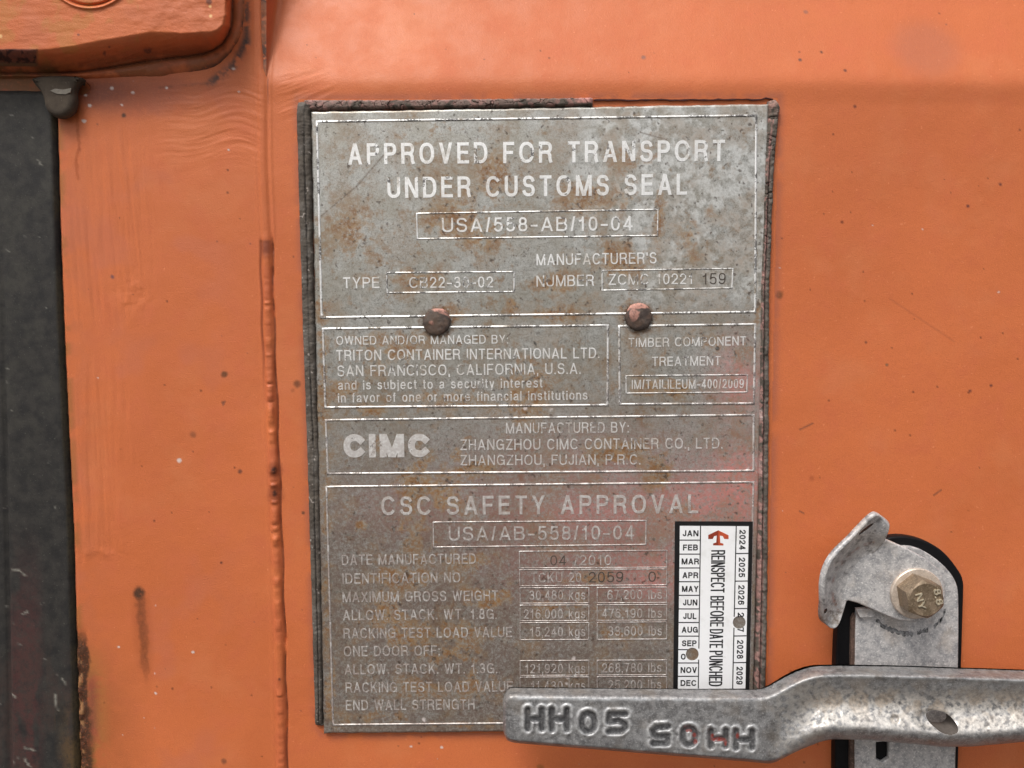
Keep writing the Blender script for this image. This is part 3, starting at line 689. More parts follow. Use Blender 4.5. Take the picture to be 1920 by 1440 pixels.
SP = U(PX.ravel(), PY.ravel(), PHT).reshape(PX.shape+(3,)); SP[..., 1] = -hh/1000
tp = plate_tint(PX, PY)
for (x, y) in ((819,603),(1197,594.5)):
    dd = np.hypot(PX-x, PY-y-3); tp.over((.16,.08,.035), .8*(1-sst(dd+(fbm(PX, PY, 10, 471, 3)-.5)*14, 27, 38))); tp.over((.05,.035,.025), .8*(1-sst(dd, 26, 31)))
    tp.over((.26,.14,.06), .4*(1-sst(np.abs(PX-x)+(fbm(PX, PY, 16, 475, 3)-.5)*20, 6, 22))*sst(PY, y, y+10)*(1-sst(PY, y+50, y+120)))
# long scratches
for a, b, al in (((602,405),(668,350),.7),((668,350),(722,288),.8),((1215,212),(1258,232),.3),((1200,248),(1250,262),.6),((1210,690),(1250,640),.45),((1050,745),(1110,700),.3),((1082,712),(1093,700),.5),((1180,820),(1200,860),.3)):
    tp.over((.11,.07,.045), al*(1-sst(sdseg(PX, PY, a, b), .6, 2.2)))
tp.over((.02,.018,.018), .95*(1-sst(np.hypot(PX-1345, PY-653.5), 3, 5)))
tp.over((.02,.018,.018), .8*(1-sst(sdseg(PX, PY, (1002,642), (1005,646)), 1, 3)))
for (x, y) in ((985,765),(1034,768),(1402,880),(1076,1235),(1065,1270),(1063,1282),(795,1350)):
    tp.over((.75,.68,.66), .8*(1-sst(np.hypot(PX-x, PY-y)+(fbm(PX, PY, 5, 7, 2)-.5)*4, 2, 5)))
V = SP.reshape(-1, 3); Fq = grid_faces(nv, nu)
ring = np.concatenate([np.arange(nu), np.arange(1, nv)*nu+nu-1, (nv-1)*nu+np.arange(nu-2, -1, -1), np.arange(nv-2, 0, -1)*nu])
Vb = V[ring].copy(); Vb[:, 1] = -.0003; nb = len(V); k = len(ring); i = np.arange(k); j = (i+1) % k
Fs = np.stack([ring[i], ring[j], nb+j, nb+i], -1)
me = mesh_np('sheet', np.concatenate([V, Vb]), np.concatenate([Fq, Fs]))
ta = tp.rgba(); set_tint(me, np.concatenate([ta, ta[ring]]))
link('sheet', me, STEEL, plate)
def lett_tint(va):
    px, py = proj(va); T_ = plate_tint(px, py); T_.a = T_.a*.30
    T_.over((.50,.43,.40), .45*sst(py, 560, 900)); T_.over((.36,.285,.255), .60*sst(py, 860, 1080))      # dim reflection on the lower lettering, put into its colour
    return T_.rgba()
def frame(q, w_=4., name='border', mat=None, wid=None):
    """raised rectangular border: q = TL TR BR BL photo pixels of its outer edge"""
    q = [np.array(p, float) for p in q]; c0 = sum(q)/4; N = 40
    outer, inner = [], []
    ins = [q[0]+(w_, w_), q[1]+(-w_, w_), q[2]+(-w_, -w_), q[3]+(w_, -w_)]
    for a in range(4):
        for k_ in range(N):
            t_ = k_/N; outer.append(q[a]*(1-t_)+q[(a+1) % 4]*t_); inner.append(ins[a]*(1-t_)+ins[(a+1) % 4]*t_)
    o = np.array(outer); i_ = np.array(inner); rows = []
    for pts, hgt in ((o, 0), (o, .14), (i_, .14), (i_, 0)):
        Pp = U(pts[:, 0], pts[:, 1], PHT); Pp[:, 1] = -(PHT+zpx(pts[:, 0], pts[:, 1])+hgt-.03*(hgt == 0))/1000; rows.append(Pp)
    V_ = np.concatenate(rows); me = mesh_np(name, V_, grid_faces(4, 4*N, True)[:, ::-1], False); mat = BORD
    set_tint(me, lett_tint(V_)); return link(name, me, mat, plate)
frame([(592,226),(1420,214.5),(1418,587),(601,597.5)], 4.2)
frame([(603.5,614.5),(1142,608),(1141,761.5),(608,766)], 4)
frame([(1159,609.5),(1418,606),(1415.5,758.5),(1160,760)], 4)
frame([(609,786),(1415,776),(1414.5,884.5),(613,890)], 3.8)
frame([(610.5,911),(1414.5,902),(1405,1354),(623,1361)], 3.6)
frame([(780,399),(1235,391.5),(1234,443),(781.5,449)], 2.6)
frame([(724,510),(965.5,508.5),(965,548),(725,550)], 2.4)
frame([(1128,506),(1375.5,502.5),(1373.5,541),(1128,545.5)], 2.2)
frame([(1172.5,703.5),(1402.5,701.5),(1401.5,736.5),(1173,738.5)], 2.4, mat=LETD)
frame([(811.5,978),(1212.5,975),(1212,1022),(811.8,1027)], 2.2, mat=LETD)
frame([(973,1033),(1251.5,1031),(1250.8,1064.5),(973.5,1066)], 1.8, mat=LETD)
frame([(973.5,1067.5),(1251,1066),(1250.8,1097.5),(974,1099.5)], 1.8, mat=LETD)
for y0, y1 in ((1101.5,1132),(1134,1165),(1166.8,1200.5)):
    frame([(974.5,y0),(1105,y0-.6),(1105,y1-.6),(974.5,y1)], 1.7, mat=LETD)
    frame([(1119,y0-.7),(1251,y0-1.4),(1250.5,y1-1.4),(1119,y1-.7)], 1.7, mat=LETD)
for y0, y1 in ((1238,1267.5),(1269,1303)):
    frame([(974.5,y0),(1105,y0-.6),(1105,y1-.6),(974.5,y1)], 1.7, mat=LETD)
    frame([(1119,y0-.7),(1251,y0-1.4),(1250.5,y1-1.4),(1119,y1-.7)], 1.7, mat=LETD)
def line(txt, x0, b0, x1, b1, cap, w_=.135, mat=LET, gap=.17, rise=.13, name='lettering'):
    return text_mesh(name, txt, (x0, b0), (x1, b1), cap, PHT, mat, plate, w_, rise, gap, lett_tint, zplate)
line("APPROVED FOR TRANSPORT", 653, 308.8, 1359, 302, 39, .155, gap=.25)
line("UNDER CUSTOMS SEAL", 726.7, 371.5, 1288, 365, 38.5, .155, gap=.25)
line("USA/558-AB/10-04", 829, 435.6, 1186, 432, 26.5, .135, gap=.20)
line("MANUFACTURER'S", 1006, 497.8, 1231, 494, 21, .125)
line("TYPE", 643.5, 540.8, 711.5, 540.2, 20.5, .125)
line("CB22-30-02", 767.5, 540.2, 924.5, 539, 20.5, .125, LETD)
line("NUMBER", 1006, 537.8, 1113.5, 536, 21, .125, LETD)
line("ZCMC 10221", 1141, 534.2, 1299.5, 532.6, 20, .115, LETD)
line("159", 1317, 533.5, 1360.5, 532.8, 21, .11, STAMP, rise=.04, name='stamped_number')
line("OWNED AND/OR MANAGED BY:", 630.8, 646.7, 952.7, 644, 16.3, .125)
line("TRITON CONTAINER INTERNATIONAL LTD.", 630.8, 676.4, 1123.7, 671.6, 20, .125)
line("SAN FRANCISCO, CALIFORNIA, U.S.A.", 633, 705.8, 1088.8, 701, 20.5, .12)
line("and is subject to a security interest", 634, 731, 1017, 726.5, 17.5, .13)
line("in favor of one or more financial institutions", 634, 754.8, 1101.6, 749.5, 17.5, .13)
line("TIMBER COMPONENT", 1178.7, 651, 1398.7, 647.5, 17, .125)
line("TREATMENT", 1222.7, 686.5, 1351, 685, 17.5, .125)
line("IM/TAILILEUM-400/2009", 1184.5, 729.5, 1394.5, 728, 17.5, .12, LETD)
line("CIMC", 644.6, 858, 806, 857, 44, .29, gap=.13, name='logo')
line("MANUFACTURED BY:", 948.8, 812.8, 1179, 811, 20, .12, LETD)
line("ZHANGZHOU CIMC CONTAINER CO., LTD.", 863.4, 844, 1354.5, 840.8, 20.3, .12, LETD)
line("ZHANGZHOU, FUJIAN, P.R.C.", 863.4, 872.5, 1200.8, 871, 19.5, .12, LETD)
line("CSC SAFETY APPROVAL", 715.4, 966, 1309, 962, 35.5, .145, LETD, gap=.27)
line("USA/AB-558/10-04", 841.7, 1013.8, 1189, 1011.2, 26.5, .125, LETD, gap=.20)
for txt, x0, b0, x1, b1 in (("DATE MANUFACTURED",641.2,1059.4,892.5,1057),("IDENTIFICATION NO.",642.5,1094.5,869,1092),("MAXIMUM GROSS WEIGHT",642.5,1129.2,934,1126),
    ("ALLOW. STACK. WT. 1.8G.",643.3,1163,931.5,1160.5),("RACKING TEST LOAD VALUE",644.3,1197,960,1194.5),("ONE DOOR OFF:",645,1230.7,824.8,1229),
    ("ALLOW. STACK. WT. 1.3G.",646.4,1264.6,932.3,1262.3),("RACKING TEST LOAD VALUE",648.2,1298.5,961.5,1296.5),("END WALL STRENGTH",648.7,1331.8,890,1330)):
    line(txt, x0, b0, x1, b1, 19.6, .125, LETD)
for txt, x0, b0, x1 in (("30,480 kgs",992.6,1124.8,1097.5),("67,200 lbs",1138.8,1124,1241),("216,000 kgs",982,1160.3,1097.5),("476,190 lbs",1128.4,1159,1241),
    ("15,240 kgs",994,1193.5,1097.5),("33,600 lbs",1140.5,1192,1241),("121,920 kgs",984.4,1262.6,1097.5),("268,780 lbs",1129,1261,1240),("11,430 kgs",995.4,1295,1097.5),("25,200 lbs",1140.5,1293,1240)):
    line(txt, x0, b0, x1, b0-.7, 18, .11, LETD)
line("04", 1032, 1060, 1061.5, 1060, 19, .10, STAMP, rise=.04, name='stamped_number')
line("/2010", 1076.4, 1060, 1146, 1059.4, 19, .11, LETD)
line("TCKU 20", 995.4, 1092.3, 1089.6, 1091.5, 18.5, .11, LETD)
line("2059", 1104, 1092.3, 1168.4, 1091.6, 20.5, .11, STAMP, rise=.04, name='stamped_number')
line("0", 1215.6, 1091, 1229.5, 1091, 20, .11, STAMP, rise=.04, name='stamped_number')
# rivets
def rivet(x, y, r, seed, pk):
    n, m = 26, 64; th = np.linspace(0, 1, n); ph = np.linspace(0, 2*math.pi, m, endpoint=False)
    TT, PP = np.meshgrid(th, ph, indexing='ij')
    rad = r*np.sin(TT*math.pi/2)*(1+.10*(fbm(np.cos(PP)*40+99, np.sin(PP)*40, 22, seed, 3)-.5)*2*TT)
    gx_, gy_ = x+rad*np.cos(PP), y+rad*np.sin(PP)
    h_ = PHT+.2+2.2*np.cos(TT*math.pi/2)**.6 + .9*(fbm(gx_, gy_, 14, seed+5, 4)-.5)*(1-TT**4)
    h_[-1] = PHT-.3
    P_ = U(gx_.ravel(), gy_.ravel(), PHT).reshape(gx_.shape+(3,)); P_[..., 1] = -h_/1000
    T_ = Tint(gx_.shape); nn = fbm(gx_, gy_, 12, seed+9, 4)
    T_.over((.14,.085,.06), .5*sst(nn, .4, .6)); T_.over((.58,.29,.23), .9*pk(gx_-x, gy_-y, nn))
    me = mesh_np('rivet', P_.reshape(-1, 3), grid_faces(n, m, True)); set_tint(me, T_.rgba()); return link('rivet', me, CRUST, plate)
rivet(819, 603, 26, 501, lambda a, b, n: sst(-b+a*.5+(n-.5)*14, 17, 20)*sst(n, .2, .4)+(1-sst(np.hypot(a+9, b-3)+(n-.5)*8, 3, 7))*.8)
rivet(1197, 594.5, 26, 521, lambda a, b, n: sst(-b+(n-.5)*16, 13, 17)+.8*(1-sst(np.hypot((a+10)/8, (b+2)/14)+(n-.5)*2.2, .5, 1)))
# ------------------------------------------------------------------ sealant beads
def bead(label, L_, R_, hts, seed, tint, top=3.6, n=500, part='strip', endcap=8):
    """strip between two photo-pixel polylines with a humped cracked section"""
    t_ = np.linspace(0, 1, n)
    def interp(pl):
        pl = np.array(pl, float); s = np.concatenate([[0], np.cumsum(np.hypot(*np.diff(pl, axis=0).T))]); s /= s[-1]
        return np.interp(t_, s, pl[:, 0]), np.interp(t_, s, pl[:, 1])
    lx, ly = interp(L_); rx, ry = interp(R_); m = 22; c = np.linspace(0, 1, m)
    jx = (fbm(t_*900, t_*0, 14, seed, 3)-.5)*1.8; jr = (fbm(t_*900, t_*0+50, 11, seed+3, 3)-.5)*2.6
    A_, C_ = np.meshgrid(t_, c, indexing='ij')
    horizontal = abs(L_[0][0]-L_[-1][0]) > abs(L_[0][1]-L_[-1][1])
    gx_ = lx[:, None]*(1-C_)+rx[:, None]*C_; gy_ = ly[:, None]*(1-C_)+ry[:, None]*C_
    if horizontal: gy_ = gy_+jx[:, None]*(1-C_)+jr[:, None]*C_
    else: gx_ = gx_+jx[:, None]*(1-C_)+jr[:, None]*C_
    h_ = top*(1-(2*np.abs(C_-.5))**4)**.5
    h_ = h_ + hts(A_, C_, gx_, gy_)
    endd = np.minimum(A_, 1-A_)*n/endcap; h_ = h_*np.clip(endd, 0, 1)**.4
    h_ = np.maximum(h_, -.6); h_[:, 0] = -.6; h_[:, -1] = -.6; h_[0] = -.6; h_[-1] = -.6
    P_ = U(gx_.ravel(), gy_.ravel(), 2.0).reshape(gx_.shape+(3,)); P_[..., 1] = -h_/1000
    T_ = Tint(gx_.shape); tint(T_, gx_, gy_, C_, A_)
    me = mesh_np('sealant_bead', P_.reshape(-1, 3), grid_faces(n, m)); 
    bm = bmesh.new(); bm.from_mesh(me); bmesh.ops.recalc_face_normals(bm, faces=bm.faces); bm.to_mesh(me); bm.free()
    set_tint(me, T_.rgba())
    o = link('sealant_bead', me, SEAL); tag(o, label, 'sealant', 'sealant beads around the plate'); return o
def crk(seed, s=11):
    def f(A_, C_, x, y):
        n = np.abs(fbm(x, y, s*1.6, seed, 3)-.5); n2 = np.abs(fbm(x+40, y*1.3, s, seed+4, 2)-.5)
        return .3*(fbm(x, y, 9, seed+1, 3)-.5)-.9*(1-sst(n, .0, .02))-.4*(1-sst(n2, 0, .02))
    return f
def f_left(A_, C_, x, y): return .55*(fbm(x, y*1.6, 7, 601, 3)-.5) - .8*np.exp(-((C_-.58-.03*np.sin(y/60))/.05)**2)*sst(fbm(C_*0, y, 90, 603), .35, .5)
def t_left(T_, x, y, C_, A_):
    n = fbm(x, y, 22, 611, 4)
    T_.over((.17,.155,.14), .6*sst(n, .5, .62)); T_.over((.03,.027,.025), .8*np.exp(-((C_-.58-.03*np.sin(y/60))/.06)**2))
    T_.over((.50,.44,.40), .8*sst(fbm(x, y, 6, 613, 2), .80, .86)); T_.over((.35,.22,.18), .6*(1-sst(y, 184, 196)))
bead('long dark grey sealant bead down the left edge of the plate', [(556,190),(554.5,205),(560,400),(566,600),(575,850),(581,1060),(587,1250),(590,1362)],
     [(592,186),(583,210),(585,400),(589,600),(598,850),(602,1060),(604,1250),(605,1364)], f_left, 1, t_left, 2.9, 900)
def t_top(T_, x, y, C_, A_):
    n = fbm(x, y, 26, 621, 4); n2 = fbm(x, y, 9, 625, 3); e_ = np.abs(fbm(x, y, 17.6, 631, 3)-.5)
    T_.over((.30,.20,.175), .9*sst(n+.15*(1-C_), .36, .52)*(1-sst(x, 800, 1000)*.5)); T_.over((.62,.30,.27), .9*sst(n2, .55, .66)*(.35+.65*sst(x, 1070, 1085)))
    T_.over((.62,.30,.27), .8*sst(x, 1075, 1085)*(1-sst(C_, .5, .8))); T_.over((.05,.02,.02), .85*(1-sst(e_, 0, .03)))
bead('pinkish cracked sealant bead along the top edge, broken off halfway', [(568,186),(640,186.5),(800,186),(1000,183.5),(1113,182)],
     [(572,207),(590,206),(700,204),(900,201.5),(1050,199.5),(1112,198.5)], crk(631), 3, t_top, 2.8, 560)
def f_right(A_, C_, x, y): return .7*(fbm(x, y*1.5, 7, 641, 3)-.5) - 1.5*np.exp(-((C_-.45)/.07)**2)*sst(y, 250, 330) - .9*(1-sst(np.abs(fbm(x*.3, y, 14, 643, 2)-.5), 0, .025))*(1-sst(y, 400, 520))
def t_right(T_, x, y, C_, A_):
    n = fbm(x*2, y, 40, 651, 4); n2 = fbm(x, y, 9, 655, 3)
    T_.over((.21,.185,.165), .6*(C_ > .5)*sst(n2, .4, .6))
    T_.over((.50,.26,.235), .85*np.exp(-((C_-.36)/.10)**2)*sst(n, .40, .52)*sst(y, 225, 260))
    T_.over((.55,.42,.40), .9*(C_ < .5)*(1-sst(np.abs(y-778), 8, 12))); T_.over((.55,.38,.36), .9*(C_ < .5)*(1-sst(np.abs(y-877), 10, 15)))
    T_.over((.50,.26,.235), .6*(C_ < .55)*sst(n2+.15*sst(y, 700, 1000), .55, .66))
    T_.over((.40,.24,.20), .8*(1-sst(y, 196, 225))*sst(n2, .3, .6)); T_.over((.025,.02,.02), .85*np.exp(-((C_-.47)/.05)**2)*sst(y, 250, 330))
bead('thin grey sealant bead with pink streaks down the right edge of the plate', [(1441,188),(1440,205),(1437,260),(1434,320),(1430,430),(1425,560),(1423,740),(1421.5,935),(1419,1120),(1414,1310),(1412,1366)],
     [(1456,184),(1464,200),(1458,250),(1452.5,310),(1448,430),(1443.5,560),(1443,740),(1441.5,935),(1440,1120),(1436.5,1310),(1434,1366)], f_right, 5, t_right, 2.7, 900)
# ------------------------------------------------------------------ inspection sticker
st = empty('inspection_sticker', u1(1335, 1300, 2.3), 'white and black reinspection date sticker with two punched holes', 'sticker')
H1 = circ(1386, 1167, 12, 40); H2 = circ(1298, 1226.5, 12, 40)
SB = 2.30
prism('backing', [[(1265.5,977.5),(1411.8,978),(1408.5,1135),(1405,1299),(1262.3,1300.8),(1264,1135)], H1, H2], 2.0, SB, BLACK, st, bevel=.02)
wp = prism('white_face', [[(1274.8,986),(1404,986.6),(1401,1135),(1397.6,1291),(1271,1291.8),(1273,1135)], H1[::-1], H2[::-1]], SB-.1, SB+.05, WHITE, st, bevel=.01)
def sl(a, b, w_=2.0): ribbon('rule', [a, b], w_, SB, SB+.09, INK, st, bevel=.005, res=0)
def mx(y): return 1313.6+(y-986)*(1309.3-1313.6)/305
def yx(y): return 1380.5+(y-986)*(1373.7-1380.5)/305
def lx(y): return 1274.8+(y-986)*(1271-1274.8)/305
def rx(y): return 1404+(y-986)*(1397.6-1404)/305
sl((mx(986),986),(mx(1216),1216)); sl((mx(1237),1237),(mx(1291),1291))
sl((yx(986),986),(yx(1156.5),1156.5)); sl((yx(1177),1177),(yx(1291),1291))
mrows = [960+.243*v for v in (107,217,325,432,538,643,748,853,958,1062,1165,1268,1365)]
yrows = [960+.243*v for v in (107,321,534,746,957,1163,1362)]
for k_, y in enumerate(mrows[1:-1]): sl((lx(y), y), (mx(y) if k_ != 8 else 1289.5, y))
for y in yrows[1:-1]: sl((yx(y), y), (rx(y), y-.4))
def stext(txt, p0, p1, cap, w_=.17, gap=.14, up=1.0): return text_mesh('lettering', txt, p0, p1, cap, SB+.05, INK, st, w_, .045, gap)
for k_, mth in enumerate(('JAN','FEB','MAR','APR','MAY','JUN','JUL','AUG','SEP','O','NOV','DEC')):
    yb = (mrows[k_]+mrows[k_+1])/2+6.2; o_ = -.0118*(yb-990)
    wd = {'JAN':(1280,1309.5),'FEB':(1280.5,1308.5),'MAR':(1278,1310.5),'APR':(1279.5,1309),'MAY':(1278.5,1309.5),'JUN':(1280.5,1307.5),'JUL':(1281,1305.5),'AUG':(1278,1308.5),
          'SEP':(1278.5,1306),'O':(1276.5,1285.5),'NOV':(1276,1306.5),'DEC':(1276,1305.5)}[mth]
    stext(mth, (wd[0], yb), (wd[1], yb), 11.4, .205, .11)
for k_, yr in enumerate(('2024','2025','2026',None,'2028','2029')):
    y0, y1 = yrows[k_]+7.5, yrows[k_+1]-7.5; xx = (yx(y0)+rx(y0))/2-5.6
    if yr: stext(yr, (xx, y0), (xx-.6, y1), 11.6, .19, .13)
    else: stext('2', (xx, y0), (xx, y0+8.2), 11.6, .19); stext('7', (xx-.4, y1-8.5), (xx-.4, y1), 11.6, .19)
stext('REINSPECT', (1333.6,1031.5), (1332.4,1111), 25.5, .108, .06); stext('BEFORE', (1332,1117.5), (1331.2,1175), 25, .108, .06)
stext('DATE', (1330.8,1179.5), (1330.2,1215), 24.5, .108, .06); stext('PUNCHED', (1330,1220), (1328.8,1286.8), 24.5, .108, .06)
def q(X_, Y_): return (1240+.243*X_, 960+.243*Y_)
prism('emblem', [[q(*p) for p in ((362,178),(440,141),(440,258),(400,257),(400,243),(424,236),(428,182),(408,186),(396,208),(362,209))]], SB, SB+.10, EMB2, st, bevel=.01, res=0)
prism('emblem', [[q(*p) for p in ((440,141),(519,180),(519,209),(486,208),(474,186),(452,182),(455,238),(479,244),(479,258),(440,258))]], SB, SB+.10, EMB1, st, bevel=.01, res=0)
# ------------------------------------------------------------------ latch bracket
br = empty('latch_bracket', u1(1690, 1440, 0), 'galvanised latch bracket on a black rubber pad, bolted beside the plate', 'latch')
PHB, PHC = 7.5, 13.8
pad = [(1566,1700),(1566,1560),(1566,1440),(1567,1250),(1570,1180),(1580,1100),(1605,1045),(1640,1018)] + [(1667,1007.5),(1690,1005),(1715,1008),(1739,1015.6),(1760,1027),(1778,1043),(1793,1062),(1808,1086),(1807,1120),(1804,1220),(1797,1440),(1794,1560),(1792,1700)]
prism('rubber_pad', [smoothpoly(pad, 2)], -.5, 5.0, PAD, br, bevel=.8)
sidep = [(1604,1700),(1603,1440),(1603.5,1262),(1604,1165),(1607,1150),(1608,1142),(1637,1141),(1640,1120),(1650,1060),(1680,1025),(1712,1024),(1743,1038),(1778,1067),(1796,1096),(1798,1130),(1797,1262),(1791,1440),(1788,1700)]
bp = prism('base_plate', [smoothpoly(sidep, 2), [(1643,1392),(1667,1390),(1667,1422),(1655,1430),(1643,1424)]], 4.8, PHB, ZINC, br, bevel=.5)
prism('side_flange', [[(1594,1700),(1594,1440),(1595,1262),(1597,1160),(1603,1150),(1606,1160),(1606,1262),(1605,1700)]], 0, PHB-.6, m_zinc('rusty_side', (.05,.03,.022), (.10,.06,.045), (.2,.13,.1), .7, .1), br, bevel=.6)
prism('stop_tab', [[(1606.5,1142),(1634,1140.5),(1640,1150),(1640,1158),(1612,1159)]], PHB-.5, PHB+2.2, ZINC, br, bevel=.5)
# greasy wear ring the catch has rubbed into the plate
GRIME = m_plain('worn_grime', (.17,.17,.175), .6, .2, .4, .6, .0001)
for (a, b) in (((1642,1163),(1665,1178)),((1665,1178),(1688,1187)),((1690,1188),(1712,1190)),((1720,1188),(1742,1180)),((1750,1176),(1766,1160)),((1762,1168),(1772,1146))):
    L_ = math.hypot(b[0]-a[0], b[1]-a[1]); n_ = 7
    top_ = [(a[0]+(b[0]-a[0])*i_/n_+random.uniform(-1.5,1.5), a[1]+(b[1]-a[1])*i_/n_-random.uniform(1,6.5)) for i_ in range(n_+1)]
    bot_ = [(a[0]+(b[0]-a[0])*i_/n_+random.uniform(-1.5,1.5), a[1]+(b[1]-a[1])*i_/n_+random.uniform(1,6.5)) for i_ in range(n_+1)]
    prism('grime_mark', [top_+bot_[::-1]], PHB-.2, PHB+.06, GRIME, bp, bevel=.02, res=0)
cat = [(1661,1011),(1700,1028),(1736.6,1047.6),(1761.8,1068),(1772,1096),(1773,1118),(1766,1137),(1748,1158),(1716,1167),(1686,1163.5),(1663,1155),(1638,1144),(1608,1131),(1592,1126.5),(1584,1128),(1580,1150),(1574,1170),(1568,1170),(1572,1130),(1580,1100),(1592,1074),(1612,1048),(1636,1022)]
ct = prism('catch', [cat], PHC-3.4, PHC, ZINC, br, bevel=.7)
stn = [[(1670,986,21.5),(1661,975,22.2),(1651,966,22.6),(1640,960,22.4)],
       [(1664,1001,19.5),(1650,988,20.5),(1637,978,21.5),(1626,972,21.5)],
       [(1658,1012,15.5),(1640,1005,18),(1620,996,20),(1608,990,20)],
       [(1640,1030,12.3),(1624,1024,16.5),(1602,1013,20.5),(1588,1013,21)],
       [(1617,1054,12.2),(1600,1047,15.),(1576,1036,20),(1562,1035,22)],
       [(1600,1083,12.2),(1582,1078,15.),(1556,1069,20),(1544,1065,22)],
       [(1590,1106,12.2),(1574,1105,15.),(1551,1101,20),(1539,1099,22)],
       [(1584,1128,12.2),(1573,1130,15.),(1554,1128,18.5),(1541,1126,20)],
       [(1578,1152,13),(1568,1154,14.5),(1551,1150,16),(1537,1146,16.5)],
       [(1572,1174,14),(1562,1179,14.5),(1549,1172,15.),(1540,1164,15.)]]
stn = [[r_[0], (r_[1][0], r_[1][1], r_[0][2]*.75+r_[1][2]*.25-.6), (r_[2][0], r_[2][1], r_[2][2]-2.6), (r_[3][0], r_[3][1], r_[3][2]+1.0)] for r_ in stn]
Vv = [u1(*p) for r_ in stn for p in r_]
me = bpy.data.meshes.new('curled_lip'); me.from_pydata(Vv, [], [tuple(int(i_) for i_ in f) for f in grid_faces(len(stn), 4)]); me.update()
lip = link('curled_lip', me, ZINC, ct)
for f in me.polygons: f.use_smooth = True
md = lip.modifiers.new('s', 'SUBSURF'); md.levels = md.render_levels = 3
md = lip.modifiers.new('t', 'SOLIDIFY'); md.thickness = .0026; md.offset = 0
HOLE = m_plain('hole_shade', (.10,.085,.075), .8)  # dark hole walls, shade put into the colour
def cut(o, c3, r_, ry_, dep=12, shear=0.):
    bm = bmesh.new(); P0_ = np.array(u1(*c3)); n_ = 28
    vs = []
    for sgn in (1, -1):
        vs.append([bm.verts.new((P0_[0]+r_*math.cos(a), P0_[1]-sgn*dep/1000, P0_[2]+ry_*math.sin(a)+r_*math.cos(a)*shear)) for a in np.linspace(0, 2*math.pi, n_, endpoint=False)])
    bm.faces.new(vs[0]); bm.faces.new(vs[1][::-1])
    for i_ in range(n_): bm.faces.new((vs[0][i_], vs[1][i_], vs[1][(i_+1) % n_], vs[0][(i_+1) % n_]))
    bmesh.ops.recalc_face_normals(bm, faces=bm.faces)
    m_ = bpy.data.meshes.new('cutter'); bm.to_mesh(m_); bm.free(); m_.materials.append(HOLE); c_ = bpy.data.objects.new('cutter', m_); COL.objects.link(c_)
    md_ = o.modifiers.new('b', 'BOOLEAN'); md_.object = c_; md_.operation = 'DIFFERENCE'; md_.solver = 'EXACT'; md_.material_mode = 'TRANSFER'; return c_
c1 = cut(lip, (1622,991,20), .0034, .0012, shear=.75); c2 = cut(lip, (1545,1143,16), .0010, .0014)
apply_mods(lip); bpy.data.objects.remove(c1); bpy.data.objects.remove(c2)
for f in lip.data.polygons: f.use_smooth = True
n_ = len(lip.data.vertices); v_c = np.zeros(n_*3, np.float32); lip.data.vertices.foreach_get('co', v_c); v_c = v_c.reshape(-1, 3)+np.array(LOC[ct.name])
lx_, ly_ = proj(v_c); TL = Tint(lx_.shape); nl = fbm(lx_, ly_, 9, 801, 4); dl = np.full(lx_.shape, 99.)
for a, b in (((1645,1014),(1612,1024)),((1612,1024),(1578,1056)),((1578,1056),(1562,1090)),((1562,1090),(1562,1122)),((1562,1122),(1572,1145))): dl = np.minimum(dl, sdseg(lx_, ly_, a, b))
TL.over((.30,.29,.29), .6*np.exp(-(dl/9)**2)); TL.over((.26,.10,.065), .8*np.exp(-(dl/2.6)**2)*sst(nl, .45, .55))
TL.over((.13,.12,.12), .8*sst(nl, .60, .68)); TL.over((.20,.15,.11), .6*sst(ly_, 1120, 1165)*sst(nl, .3, .5))
if 'tint' in lip.data.attributes: lip.data.attributes.remove(lip.data.attributes['tint'])
set_tint(lip.data, TL.rgba())
# bolt and washer
def lathe_hex(name, cx_, cy_, prof, mat, parent, sides=64, hexr=None):
    c0_ = np.array(u1(cx_, cy_, prof[0][1])); bm = bmesh.new(); rings = []
    for r_, h_ in prof:
        rg = []
        for i_ in range(sides):
            a = 2*math.pi*i_/sides + (hexr or 0)
            rg.append(bm.verts.new((c0_[0]+r_/1000*math.cos(a), -h_/1000, c0_[2]+r_/1000*math.sin(a))))
        rings.append(rg)
    for a, b in zip(rings, rings[1:]):
        for i_ in range(sides): bm.faces.new((a[i_], a[(i_+1) % sides], b[(i_+1) % sides], b[i_]))
    bm.faces.new(rings[-1]); bm.faces.new(rings[0][::-1]); bmesh.ops.recalc_face_normals(bm, faces=bm.faces)
    m_ = bpy.data.meshes.new(name); bm.to_mesh(m_); bm.free(); o = link(name, m_, mat, parent)
    return o
BX, BY = 1716, 1111
def smooth_by_angle(o, a=35):
    for f in o.data.polygons: f.use_smooth = True
    md_ = None
    o.data.set_sharp_from_angle(angle=math.radians(a))
ws = lathe_hex('washer', BX, BY, [(11.9,PHC-.1),(12.1,PHC+.3),(12.1,PHC+1.5),(11.7,PHC+1.9),(8,PHC+2.0)], WASH, br, 96); smooth_by_angle(ws)
